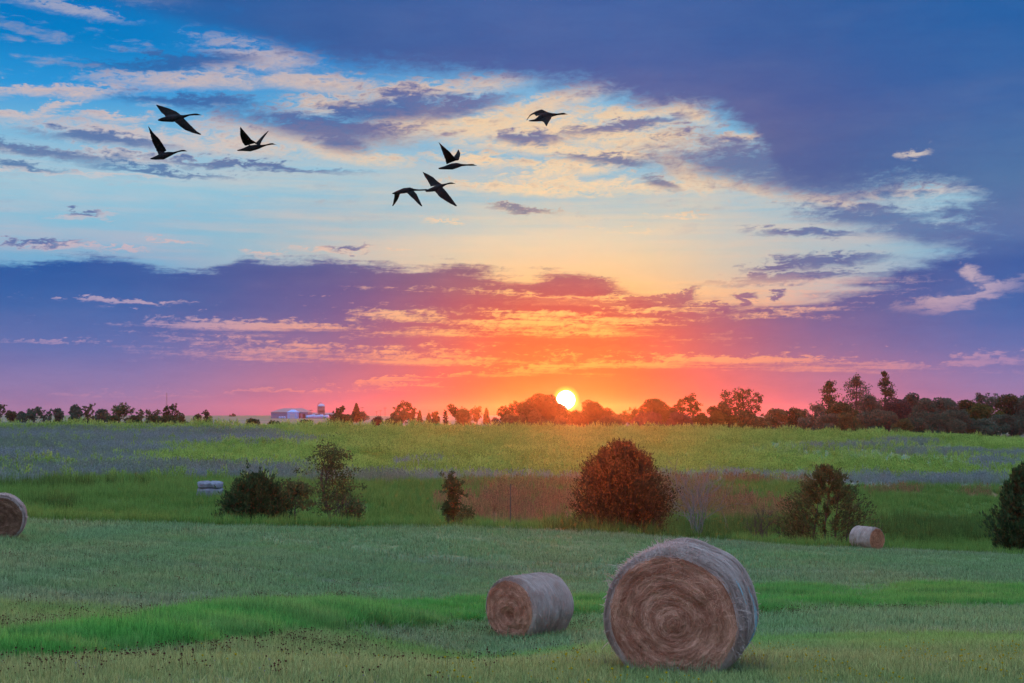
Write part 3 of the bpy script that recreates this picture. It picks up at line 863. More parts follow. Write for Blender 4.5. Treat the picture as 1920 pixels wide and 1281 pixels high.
def tree(name, label, cat, loc, H, W, leafm, kind='round', leaf=0.35, dens=1.0, trunk_h=0.25, group=None, barkm=None, lobes=None, depth=None, low=0.0, seed=None):
    """kind: round, open, spread, bush, conifer, cone, feather"""
    root = empty(name, loc)
    tag(root, label, cat, group)
    tb = TB()
    D = depth or W * .9
    rt = max(.06, H * .022)
    n_unit = lambda r: int(dens * 38 * (r / leaf) ** 2 * .34) + 6
    th = H * trunk_h
    if kind in ('round', 'bush', 'open', 'spread', 'feather'):
        nl = lobes or {'round': 13, 'bush': 9, 'open': 22, 'spread': 16, 'feather': 20}[kind]
        top = Vector((rng.normal(0, .05) * W, 0, H * .78))
        stems = 1 if kind in ('round', 'open', 'spread') else 4
        for sidx in range(stems):
            off = Vector((0, 0, 0)) if stems == 1 else Vector((rng.uniform(-.16, .16) * W, rng.uniform(-.16, .16) * D, 0))
            tb.tube([off + Vector((0, 0, -.3)), off + Vector((0, 0, th * .5)), off * 1.4 + Vector((rng.normal(0, .02) * W, 0, th)), off * 1.6 + top * .75 + Vector((0, 0, 0))],
                    [rt * 1.25, rt, rt * .85, rt * .25], 6)
        lob = []
        for i in range(nl):
            t = (i + .5) / nl
            ang = i * 2.39996 + rng.uniform(-.4, .4)
            if kind == 'bush':
                zz = H * (.14 + .72 * rng.uniform() ** .9); rr = (1 - (zz / H) ** 2.0) ** .5
                rad = .25 * min(H, W) * rng.uniform(.75, 1.25)
            elif kind == 'spread':
                zz = H * rng.uniform(.5, .88); rr = (1 - ((zz / H - .6) / .45) ** 2) ** .5
                rad = .125 * W * rng.uniform(.6, 1.25)
            elif kind == 'open':
                zz = H * (trunk_h + (.92 - trunk_h) * t); u = (zz / H - trunk_h) / (1 - trunk_h); rr = (max(.05, 1 - (2 * u - 1.1) ** 2)) ** .5
                rad = .135 * W * rng.uniform(.55, 1.25)
            elif kind == 'feather':
                zz = H * (.2 + .75 * t); u = zz / H; rr = (max(.04, 1 - (1.9 * u - .95) ** 2)) ** .5 * rng.uniform(.5, 1.05)
                rad = .14 * W * rng.uniform(.6, 1.2)
            else:
                zz = H * (trunk_h * .9 + (.86 - trunk_h * .9) * t ** .85); u = (zz / H - trunk_h) / (1 - trunk_h); rr = (max(.05, 1 - (1.75 * u - .72) ** 2)) ** .5
                rad = .19 * min(W, H) * rng.uniform(.75, 1.25)
            zz = max(zz, low * H)
            q = rng.uniform(.45, 1.0) if kind in ('round', 'bush') else rng.uniform(.25, 1.0)
            x = math.cos(ang) * rr * q * max(.05, W * .5 - rad * .75); y = math.sin(ang) * rr * q * max(.05, D * .5 - rad * .75)
            lob.append((x, y, min(zz, H - rad * .7), rad))
        if kind in ('round', 'bush'): lob.append((0, 0, H * .5, .26 * min(W, H))); lob.append((0, 0, H - .2 * min(W, H), .2 * min(W, H)))
        for (x, y, z, rad) in lob:
            start = Vector((x * .1, y * .1, max(th * .6, z - .55 * math.hypot(x, y) - rad * .8)))
            limb(tb, start, (x, y, z), rt * .42, rt * .1, 3)
            n = n_unit(rad)
            if kind in ('open', 'spread', 'feather'):
                for k in range(5):
                    e = Vector((x, y, z)) + Vector(rng.normal(0, .62 * rad, 3))
                    limb(tb, (x, y, z - rad * .4), e, rt * .12, rt * .05, 2)
                    tb.leaves(lobe_pts(e, rad * .55, max(4, n // 6), .3, .8), leaf, .1, .5 + .35 * rng.uniform(-1, 1))
            tb.leaves(lobe_pts((x, y, z), rad, n if kind in ('round', 'bush') else n // 3, .6, .85), leaf, .15, rng.uniform(.15, .85))
    elif kind == 'conifer':       # ragged pine with a narrow top and uneven tiers
        tb.tube([(0, 0, -.3), (0, 0, H * .5), (.02 * W, 0, H * .98)], [rt * 1.2, rt * .8, rt * .15], 6)
        tiers = 11
        for i in range(tiers):
            t = i / (tiers - 1); z = H * (.12 + .84 * t) + rng.normal(0, .022) * H
            R_ = W * .5 * ((1 - t) * 1.55 + .13) * rng.uniform(.5, 1.15)
            for k in range(8):
                a = rng.uniform(0, 6.283); rr = R_ * rng.uniform(.35, 1.15)
                e = Vector((math.cos(a) * rr, math.sin(a) * rr, z + rr * rng.uniform(-.1, .6) + rng.normal(0, .03) * H))
                limb(tb, (0, 0, z), e, rt * .25, rt * .05, 2, .03)
                for q in (.45, .75, 1.0):
                    p = Vector((0, 0, z)).lerp(e, q)
                    tb.leaves(lobe_pts(p, .14 * W * (1.1 - .45 * t), int(9 * dens), .2, .8), leaf, .35, rng.uniform(.1, .8))
    elif kind == 'cone':          # dense small cone
        tb.tube([(0, 0, -.3), (0, 0, H * .9)], [rt * 1.2, rt * .2], 5)
        n = int(dens * 900); t = rng.uniform(0, 1, n) ** .8; a = rng.uniform(0, 6.283, n)
        R_ = W * .5 * (np.clip(1 - t, 0, 1) ** .65) * rng.uniform(.55, 1.08, n) * (1 + .18 * np.sin(a * 3 + t * 9))
        tb.leaves(np.stack([np.cos(a) * R_, np.sin(a) * R_, H * (.06 + .93 * t)], 1), leaf, .3)
    tb.build(root, leafm, barkm)
    return root


FAR = []
def far_tree(px, top, wpx, Y, kind, leafm, label, cat='tree', name=None, dens=1.0, low=0.0, lobes=None, leaf=None, trunk_h=.22):
    """a tree on the far ground whose outline spans wpx pixels and reaches row 'top'"""
    d = pdir(px, 780); x = d.x / d.y * Y; z = gz(x, Y)
    H = at(px, top - 1, Y).z - z; W = wpx * ((1.12 if px < 930 else 1.34) if cat == 'tree' else (1.2 if px < 930 else 1.45)) / FPX * Y
    if 930 < px < 1330 or px > 1440: trunk_h = .07
    nm = name or {'conifer': 'pine_tree', 'cone': 'small_conifer', 'bush': 'bush'}.get(kind, 'broadleaf_tree')
    return tree(nm, label, cat, (x, Y, z - .05), H, W, LEAF[leafm], kind, leaf or Y * .00105, dens * (2.0 if kind in ('round', 'bush') else 1.6), trunk_h, 'trees along the horizon' if cat == 'tree' else 'bushes along the horizon', lobes=lobes, low=low)


T, B_ = 'tree', 'bush'
for a in [
    # left end
    (1, 750, 22, 380, 'spread', 'olive', 'thin bare topped tree cut by the left picture edge', T),
    (22, 771, 26, 560, 'round', 'oak', 'tiny round tree nearest the left edge of the horizon', T),
    (40, 773, 22, 520, 'bush', 'blue', 'low bluish bush left of the flat topped tree', B_),
    (64, 764, 44, 360, 'spread', 'blue', 'flat topped bluish tree in the far left hedge', T),
    (88, 766, 22, 352, 'open', 'blue', 'slim tree touching the right side of the flat topped tree', T),
    (110, 765, 24, 356, 'round', 'blue', 'small domed tree between the flat topped tree and the tall leaning pair', T),
    (141, 758, 30, 345, 'round', 'blue', 'dense upright tree, left one of the tall leaning pair', T),
    (165, 757, 24, 347, 'open', 'olive', 'leaning tree with sky showing through, right one of the tall pair', T),
    (190, 768, 26, 420, 'bush', 'blue', 'loose bluish bush standing left of the sparse spreading tree', B_),
    (226, 757, 54, 325, 'spread', 'olive', 'sparse spreading tree with pink sky between its branches', T),
    (263, 769, 22, 350, 'feather', 'olive', 'thin feathery tree at the right tip of the sparse spreading tree', T),
    (286, 768, 32, 336, 'open', 'olive', 'low airy tree left of the round tree by the mast', T),
    (321, 757, 34, 325, 'open', 'oak', 'round crowned tree with a gap in it under the lattice mast', T),
    (213, 781, 26, 316, 'bush', 'dark', 'dark bush under the left half of the sparse spreading tree', B_),
    (248, 780, 42, 314, 'bush', 'dark', 'dark wide bush under the right half of the sparse spreading tree', B_),
    (284, 778, 36, 316, 'bush', 'dark', 'dark bush under the low airy tree', B_),
    (312, 779, 34, 312, 'bush', 'dark', 'dark bush at the foot of the round crowned tree', B_),
    (340, 774, 26, 318, 'bush', 'olive', 'olive bush right of the round crowned tree', B_),
    (388, 769, 22, 312, 'feather', 'dark', 'spiky dark shrub alone between the mast and the barn', B_),
    (371, 777, 22, 313, 'bush', 'olive', 'small bush leaning on the spiky dark shrub', B_),
    (436, 777, 12, 1100, 'bush', 'blue', 'tiny bush on the skyline left of the barn', B_),
    (472, 784, 32, 302, 'bush', 'dark', 'low dark bush rising out of the weeds left of the barn', B_),
    (512, 789, 30, 300, 'bush', 'dark', 'low dark bush in front of the left barn corner', B_),
    (573, 788, 34, 300, 'bush', 'olive', 'low olive bush in front of the pale bale row', B_),
    # right of the farm
    (634, 762, 30, 330, 'open', 'oak', 'airy tree with glowing gaps just right of the silo', T),
    (640, 776, 54, 322, 'bush', 'dark', 'broad dark bush under the airy tree by the silo', B_),
    (668, 757, 17, 640, 'cone', 'oak', 'narrow dense tree standing alone right of the silo', T),
    (672, 773, 40, 650, 'bush', 'blue', 'low hedge bush at the foot of the narrow dense tree', B_),
    (707, 782, 24, 312, 'bush', 'purple', 'dusky round bush below the utility poles', B_),
    (738, 784, 42, 310, 'bush', 'olive', 'wide olive bush right of the dusky round bush', B_),
    (756, 755, 36, 620, 'open', 'oak', 'open round tree with bright gaps above a dark hedge', T),
    (774, 765, 16, 625, 'open', 'oak', 'small tree joined to the right side of the open round tree', T),
    (752, 771, 50, 600, 'bush', 'dark', 'dark hedge bush under the open round tree', B_),
    (787, 771, 9, 610, 'cone', 'oak', 'tiny pointed tree at the end of the dark hedge', T),
    (804, 776, 9, 640, 'cone', 'oak', 'smallest pointed tree alone on the bare skyline', T),
    (817, 772, 16, 640, 'bush', 'oak', 'small bush on the skyline left of the sparse orange lit tree', B_),
    (811, 785, 28, 312, 'bush', 'olive', 'brownish bush at the edge of the weeds below the skyline bush', B_),
    (775, 788, 12, 312, 'bush', 'olive', 'very small bush alone at the edge of the weeds', B_),
    (856, 757, 38, 345, 'spread', 'oak', 'sparse tree with forked top lit orange from behind', T),
    (870, 765, 34, 330, 'bush', 'olive', 'tall bush in front of the sparse forked tree', B_),
    (835, 768, 14, 345, 'feather', 'oak', 'wispy sapling left of the sparse forked tree', T),
    (893, 762, 24, 560, 'open', 'oak', 'round tree with glowing gaps right of the forked tree', T),
    (912, 766, 13, 560, 'cone', 'oak', 'pointed tree just before the wood below the sun', T),
    (929, 784, 18, 312, 'bush', 'purple', 'small dusky bush at the left foot of the sun lit wood', B_),
    # the wood under the sun
    (949, 757, 30, 372, 'spread', 'oak', 'ragged tree on the left end of the wood under the sun', T),
    (976, 751, 46, 364, 'open', 'oak', 'open tree second from the left in the wood under the sun', T),
    (1018, 738, 62, 372, 'round', 'oak', 'tallest dense tree of the wood, left of the sun disc', T),
    (1050, 757, 44, 366, 'round', 'oak', 'tree whose shoulder cuts the lower left of the sun disc', T),
    (1082, 772, 36, 360, 'bush', 'oak', 'low bush in the gap right below the sun', B_),
    (1112, 751, 58, 364, 'round', 'oak', 'dense tree with spiky top right of the sun disc', T),
    (1150, 776, 44, 356, 'bush', 'olive', 'bush low between the spiky tree and the flat branched tree', B_),
    (1000, 772, 60, 352, 'bush', 'olive', 'wide bush at the foot of the tallest dense tree', B_),
    (960, 778, 40, 350, 'bush', 'olive', 'bush at the foot of the ragged left end tree', B_),
    (1316, 776, 40, 362, 'bush', 'oak', 'low bush closing the gap between the sun lit wood and the twin trees', B_),
    (1250, 768, 50, 368, 'bush', 'oak', 'bush filling the dip between the domed tree and the open limbed tree', B_),
    (1205, 772, 46, 362, 'bush', 'purple', 'dusky bush between the flat branched tree and the domed tree', B_),
    (1138, 768, 44, 366, 'round', 'oak', 'lower round tree on the right flank of the spiky topped tree', T),
    (1000, 752, 56, 376, 'round', 'oak', 'round tree between the open tree and the tallest dense tree', T),
    (1048, 780, 50, 348, 'bush', 'olive', 'bush in the deepest glow straight below the sun', B_),
    (1184, 765, 46, 372, 'spread', 'oak', 'flat branched tree right of the sun', T),
    (1230, 746, 60, 372, 'round', 'oak', 'domed tree with a smooth outline right of the flat branched tree', T),
    (1281, 745, 54, 374, 'open', 'oak', 'open tree with pink sky between limbs right of the domed tree', T),
    (1222, 776, 60, 350, 'bush', 'purple', 'dusky bush in front of the domed tree', B_),
    (1278, 774, 46, 352, 'bush', 'purple', 'dusky bush in front of the open limbed tree', B_),
    # right
    (1338, 761, 26, 372, 'bush', 'oak', 'small bush left of the tall twin trees', B_),
    (1356, 752, 28, 374, 'round', 'dark', 'dark round tree under the left twin tree', T),
    (1366, 727, 44, 385, 'open', 'oak', 'left one of the tall twin trees, slimmer crown', T, None, .5),
    (1402, 725, 50, 388, 'open', 'oak', 'right one of the tall twin trees, broad rounded crown', T, None, .5),
    (1395, 770, 56, 380, 'bush', 'dark', 'dark undergrowth bush below the twin trees', B_),
    (1355, 773, 76, 352, 'bush', 'bright', 'light green mounded bush in front of the twin trees', B_),
    (1420, 781, 50, 350, 'bush', 'olive', 'mounded bush right of the light green one', B_),
    (1457, 766, 46, 366, 'round', 'olive', 'low tree between the twin trees and the pines', T),
    (1493, 764, 46, 366, 'round', 'dark', 'dark low tree left of the first pine', T),
    (1530, 757, 40, 372, 'open', 'blue', 'ragged tree leaning on the left side of the first pine', T),
    (1556, 714, 46, 390, 'conifer', 'dark', 'left one of the three tall pines', T),
    (1606, 704, 60, 394, 'conifer', 'blue', 'middle and broadest one of the three tall pines', T),
    (1660, 701, 40, 390, 'conifer', 'dark', 'right and slimmest one of the three tall pines', T),
    (1578, 752, 56, 376, 'round', 'dark', 'dark tree filling the gap between left and middle pine', T),
    (1632, 740, 44, 384, 'round', 'blue', 'dark tree filling the gap between middle and right pine', T),
    (1502, 782, 44, 350, 'bush', 'blue', 'dark bush at the field edge left of the pines', B_),
    (1546, 777, 52, 350, 'bush', 'blue', 'bluish bush below the left pine', B_),
    (1592, 775, 56, 348, 'bush', 'olive', 'olive mounded bush below the middle pine', B_),
    (1644, 766, 66, 350, 'bush', 'blue', 'tall bluish bush below the right pine', B_),
    (1690, 785, 36, 340, 'bush', 'olive', 'small light bush in front of the dusky tree', B_),
    (1688, 748, 52, 372, 'round', 'purple', 'dusky purple tree right of the slimmest pine', T),
    (1712, 735, 44, 386, 'round', 'blue', 'tree with knobbly top behind the dusky purple tree', T),
    (1738, 745, 42, 380, 'round', 'blue', 'sloping tree on the right shoulder of the knobbly tree', T),
    (1734, 772, 70, 345, 'bush', 'blue', 'large mounded bush right of the small light bush', B_),
    (1772, 745, 56, 384, 'round', 'blue', 'level topped tree in the middle of the right wood', T),
    (1812, 749, 54, 386, 'round', 'oak', 'low level tree left of the dark topped tree', T),
    (1792, 770, 66, 356, 'bush', 'blue', 'dark leafy bush below the level topped tree', B_),
    (1856, 738, 46, 420, 'spread', 'blue', 'dark topped tree rising behind the right wood', T),
    (1846, 757, 64, 380, 'round', 'bright', 'fresh green tree below the dark topped one', T),
    (1896, 738, 52, 390, 'round', 'oak', 'tall tree at the right end of the wood', T),
    (1925, 742, 50, 386, 'round', 'blue', 'dark tree cut by the right picture edge', T),
    (1838, 785, 60, 368, 'bush', 'blue', 'dark bush at the edge of the bare grey field', B_),
    (1888, 776, 62, 372, 'bush', 'blue', 'bluish bush hanging over the bare grey field', B_),
]:
    FAR.append(far_tree(*a))


# ------------------------------------------------------------------ shrubs and trees in the gully
def spray(tb, base, tip, r0, n, size, var, sub=5):
    """a drooping twig set with leaf sprays"""
    P = limb(tb, base, tip, r0, r0 * .2, 4, .05)
    a, b = Vector(base), Vector(tip)
    t = rng.uniform(.25, 1.05, n)
    C = np.array(a)[None] * (1 - t[:, None]) + np.array(b)[None] * t[:, None] + rng.normal(0, (b - a).length * .085, (n, 3))
    dr = np.repeat(np.array((b - a).normalized())[None], n, 0)
    tb.leaves(C, size, .25, var, 1.5, dirs=dr)


def near_spot(px, row):
    p = on_ground(px, row, 60, 330); return p


# the big cedar: an egg of up-swept sprays
def cedar(label, px, Y, top, wpx, prof, n_br, leafm, name='cedar_tree', lean=0.0, leaf=.17, per=46, shoots=30):
    x = pdir(px, 900).x / pdir(px, 900).y * Y; z = gz(x, Y)
    H = at(px, top, Y).z - z; W = wpx / FPX * Y
    root = empty(name, (x, Y, z)); tag(root, label, 'tree')
    tb = TB()
    tb.tube([(0, 0, -.3), (0, 0, H * .4), (lean, 0, H * .9)], [.22, .17, .04], 7)
    for i in range(n_br):
        t = rng.uniform(.0, 1.0) ** .92
        a = rng.uniform(0, 6.283)
        rr = W * .5 * float(np.interp(t, *zip(*prof))) * rng.uniform(.70, 1.10) * (1 + .10 * math.sin(a * 5 + t * 13))
        k = rng.uniform(0.0, .72)
        zz = H * t
        tip = Vector((math.cos(a) * rr + lean * t, math.sin(a) * rr, zz))
        base = Vector((tip.x * k, tip.y * k, max(.1, zz - (1 - k) * rr * rng.uniform(.7, 1.4) - .35)))
        spray(tb, base, tip, .025, per, leaf, rng.uniform(.1, .9))
    for i in range(shoots):         # stray shoots past the outline, mostly near the top
        t = rng.uniform(.25, 1.0) ** .7; a = rng.uniform(0, 6.283); rr = W * .5 * float(np.interp(t, *zip(*prof)))
        p0 = Vector((math.cos(a) * rr * .8, math.sin(a) * rr * .8, H * t * .93))
        spray(tb, p0, p0 + Vector((math.cos(a) * .22, math.sin(a) * .22, rng.uniform(.45, .95))), .014, per // 2, leaf * .9, rng.uniform(.2, .9))
    n = 5000                        # the inner mass that closes the view through
    t = rng.uniform(0.02, .93, n); a = rng.uniform(0, 6.283, n)
    rr = W * .5 * np.interp(t, *zip(*prof)) * rng.uniform(.1, .78, n)
    tb.leaves(np.stack([np.cos(a) * rr + lean * t, np.sin(a) * rr, H * t], 1), leaf * 1.5, .2, .2)
    tb.build(root, leafm)
    return root


cedar('large egg shaped reddish cedar alone beyond the crest behind the biggest bale', 1166, 97, 828, 176,
      [(0, .34), (.1, .6), (.22, .85), (.38, 1.0), (.52, 1.02), (.66, .92), (.8, .73), (.9, .52), (.97, .3), (1, .12)], 900, LEAF['cedar'], leaf=.095, per=66, shoots=90)
cedar('dark cedar cut off by the right picture edge', 1926, 108, 868, 150,
      [(0, .7), (.15, .85), (.35, .95), (.5, .9), (.62, .7), (.75, .55), (.9, .3), (1, .05)], 260, LEAF['dark'], leaf=.2, per=50)


def shrub(label, px, Y, top, wpx, leafm, kind, name='bush', cat='bush', **kw):
    x = pdir(px, 900).x / pdir(px, 900).y * Y; z = gz(x, Y)
    return tree(name, label, cat, (x, Y, z), at(px, top, Y).z - z, wpx / FPX * Y, LEAF[leafm], kind, **kw)


cedar('dark spreading evergreen bush left of the forked gully tree', 482, 79, 888, 150,
      [(0, .95), (.2, 1.0), (.42, .96), (.6, .82), (.75, .62), (.88, .36), (1, .1)], 330, LEAF['dark'], name='evergreen_bush', leaf=.12, per=44)
shrub('small dark bush filling the foot of the spreading evergreen', 452, 78, 925, 66, 'dark', 'bush', leaf=.16, dens=1.0, trunk_h=.05)
shrub('hazy small tree between the dark evergreen bush and the forked tree', 552, 86, 892, 92, 'olive', 'spread', 'small_tree', 'tree', leaf=.15, dens=.9, lobes=20, trunk_h=.3)
shrub('leafy low bush at the right foot of the forked tree', 662, 82, 932, 62, 'olive', 'bush', leaf=.14, dens=.6, trunk_h=.08)
shrub('upright brown green sapling alone in front of the russet grass', 848, 88, 891, 70, 'olive', 'feather', 'sapling', 'tree', leaf=.13, dens=1.3, lobes=34, trunk_h=.1)
shrub('small bush leaning on the right foot of the brown green sapling', 872, 87, 948, 46, 'olive', 'bush', leaf=.13, dens=.8, trunk_h=.1)

# forked gully tree: long rising limbs under an airy crown
fx = pdir(626, 975); FY = 80.0; fx = fx.x / fx.y * FY
root = tag(empty('forked_tree', (fx, FY, gz(fx, FY))), 'forked airy tree with a long bare trunk standing on the crest', 'tree')
tb = TB(); u = FY / FPX
H = at(620, 838, FY).z - gz(fx, FY)
tb.tube([(0, 0, -.3), (-.25, 0, 1.0), (-.55, .1, 2.0), (-.75, .1, 3.0), (-.5, 0, H * .9)], [.13, .11, .09, .07, .02], 6)
tb.tube([(-.2, 0, .8), (.35, .1, 1.5), (.75, .2, 2.3)], [.07, .05, .02], 5)
for i in range(44):
    t = rng.uniform(.36, 1.0); w = float(np.interp(t, [.3, .42, .6, .8, .95, 1], [.35, .95, 1.0, .72, .42, .15])) * 50 * u
    a = rng.uniform(0, 6.283); q = w * rng.uniform(.3, 1.05)
    e = Vector((math.cos(a) * q - .35, math.sin(a) * q * .8, H * t - .1))
    s0 = Vector((-.6 + .2 * t, .05, max(1.1, H * t - q * .9 - .4)))
    limb(tb, s0, e, .028, .008, 3)
    for k in range(4):
        tb.leaves(lobe_pts(e + Vector(rng.normal(0, .34, 3)), .36, 20, .2, .7), .115, .1, rng.uniform(.1, .9))
tb.build(root, LEAF['olive'])

# feathery locust group on the right, several thin trunks, wispy fronds, a lifted tip
gx = pdir(1550, 1000); GYY = 103.0; gx = gx.x / gx.y * GYY
root = tag(empty('locust_tree', (gx, GYY, gz(gx, GYY))), 'wide feathery tree with several thin trunks behind the farthest bale', 'tree')
tb = TB(); u = GYY / FPX; H = at(1555, 873, GYY).z - gz(gx, GYY)
for k, (x0, x1, z1, r0) in enumerate([(-1.9, -1.5, .48, .10), (-.9, -.6, .6, .08), (-.2, .15, .66, .09), (.6, .9, .7, .08), (1.2, 1.7, .5, .07), (1.5, 2.2, .4, .06)]):
    tb.tube([(x0, rng.normal(0, .3), -.3), ((x0 + x1) / 2 + rng.normal(0, .1), 0, H * z1 * .5), (x1, 0, H * z1)], [r0, r0 * .75, r0 * .25], 6)
for i in range(230):
    t = rng.uniform(.24, 1.0); ex = 1.18 * float(np.interp(t, [.2, .35, .5, .65, .8, .92, 1], [2.9, 3.4, 3.1, 2.5, 1.8, .95, .2]))
    cx_ = float(np.interp(t, [.2, .6, .85, 1], [.25, -.1, .0, .05])) + (-.2 if t < .5 else 0)
    sgn = rng.choice([-1, 1]); q = ex * rng.uniform(0, 1.0) ** .85
    e = Vector((cx_ + sgn * q, rng.normal(0, .9), H * t + (.15 if rng.uniform() < .3 else 0)))
    s0 = Vector((cx_ + sgn * q * .45, e.y * .5, H * t - abs(q) * .28 - .35))
    spray(tb, s0, e, .018, 46, .12, rng.uniform(.1, .9))
for i in range(70):
    t = rng.uniform(.22, .86); w_ = float(np.interp(t, [.2, .5, .8, 1], [2.4, 2.2, 1.1, .2]))
    tb.leaves(lobe_pts((rng.uniform(-1, 1) * w_, rng.normal(0, .7), H * t), .42, 46, .1, .6), .115, .15, rng.uniform(.1, .9))
tb.build(root, LEAF['olive'])


# bare shrubs
def bare_shrub(label, px, Y, top, wpx, barkm, nb=9, name='bare_shrub'):
    x = pdir(px, 950).x / pdir(px, 950).y * Y; z = gz(x, Y); H = at(px, top, Y).z - z; W = wpx / FPX * Y
    root = tag(empty(name, (x, Y, z)), label, 'shrub'); tb = TB()
    tb.tube([(0, 0, -.3), (0, 0, H * .18), (.03, 0, H * .34)], [.10, .085, .06], 6)
    def grow(p, d, L, r, lev):
        e = p + d * L
        m = p.lerp(e, .5) + Vector(rng.normal(0, .06 * L, 3))
        tb.tube([p, m, e], [r, r * .8, r * .55], 4)
        if lev == 0: return
        for k in range(int(rng.integers(2, 4))):
            nd = (d + Vector(rng.normal(0, .42, 3)) + Vector((0, 0, .16))).normalized()
            grow(p.lerp(e, rng.uniform(.5, 1.0)), nd, L * rng.uniform(.55, .85), r * .6, lev - 1)
    for i in range(nb):
        a = 6.283 * i / nb + rng.uniform(-.3, .3); s = rng.uniform(.25, 1.1)
        d = Vector((math.cos(a) * s * W / H, math.sin(a) * s, 1)).normalized()
        grow(Vector((0, 0, H * rng.uniform(.12, .32))), d, H * rng.uniform(.34, .46), .045, 4)
    me_root = mesh_np('branches', tb.V, tb.F, barkm, root, smooth=True)
    return root


bare_shrub('bare pale grey shrub with leafless forked branches right of the big cedar', 1306, 100, 893, 110, BARK_PALE, 11)
bare_shrub('small bare brown shrub between the pale shrub and the feathery tree', 1425, 103, 965, 60, BARK, 8)
bare_shrub('twiggy grey shrub low under the right side of the forked tree', 640, 82, 930, 40, BARK, 7)

# ------------------------------------------------------------------ hay bales
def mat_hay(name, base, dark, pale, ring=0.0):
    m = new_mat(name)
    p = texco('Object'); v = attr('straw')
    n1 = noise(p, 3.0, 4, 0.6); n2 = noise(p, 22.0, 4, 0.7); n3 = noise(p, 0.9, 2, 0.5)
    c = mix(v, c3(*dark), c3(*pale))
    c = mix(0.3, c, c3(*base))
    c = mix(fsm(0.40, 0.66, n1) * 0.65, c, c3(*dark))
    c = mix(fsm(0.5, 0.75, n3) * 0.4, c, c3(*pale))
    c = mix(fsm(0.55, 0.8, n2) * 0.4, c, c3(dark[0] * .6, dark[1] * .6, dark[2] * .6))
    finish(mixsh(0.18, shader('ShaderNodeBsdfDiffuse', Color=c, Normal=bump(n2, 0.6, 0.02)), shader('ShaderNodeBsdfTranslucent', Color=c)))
    return m


M_END = mat_hay('hay_end', (.74, .36, .25), (.40, .16, .10), (.95, .61, .45))
M_SIDE = mat_hay('weathered_hay_side', (.60, .49, .45), (.44, .32, .28), (.76, .66, .63))
M_END_DARK = mat_hay('dark_hay_end', (.30, .17, .11), (.14, .07, .045), (.46, .28, .19))  # darker hay colour for the end of the left bale
M_END_FAR = mat_hay('orange_hay_end', (.66, .29, .17), (.34, .13, .08), (.84, .46, .29))
M_NET = new_mat('pale_blue_twine')
finish(shader('ShaderNodeBsdfPrincipled', **{'Base Color': c3(.30, .58, .66), 'Roughness': .6}))
M_OLD = mat_hay('weathered_grey_hay', (.30, .33, .42), (.15, .16, .20), (.44, .49, .60))


def strips(paths, wid, vals, up):
    """flat curved straws: paths (n,k,3), 'up' (n,k,3) the facing of each point"""
    n, k, _ = paths.shape
    t = np.gradient(paths, axis=1); t /= np.linalg.norm(t, axis=2, keepdims=True) + 1e-9
    s = np.cross(t, up); s /= np.linalg.norm(s, axis=2, keepdims=True) + 1e-9
    taper = np.interp(np.linspace(0, 1, k), [0, .15, .8, 1], [.5, 1, .9, .25])[None, :, None]
    w = np.asarray(wid)[:, None, None] * taper * .5
    V = np.stack([paths - s * w, paths + s * w], 2).reshape(-1, 3)
    b = (np.arange(n)[:, None] * k + np.arange(k - 1)[None]) * 2
    F = np.stack([b, b + 1, b + 3, b + 2], -1).reshape(-1, 4)
    return V, F, np.repeat(vals, k * 2)


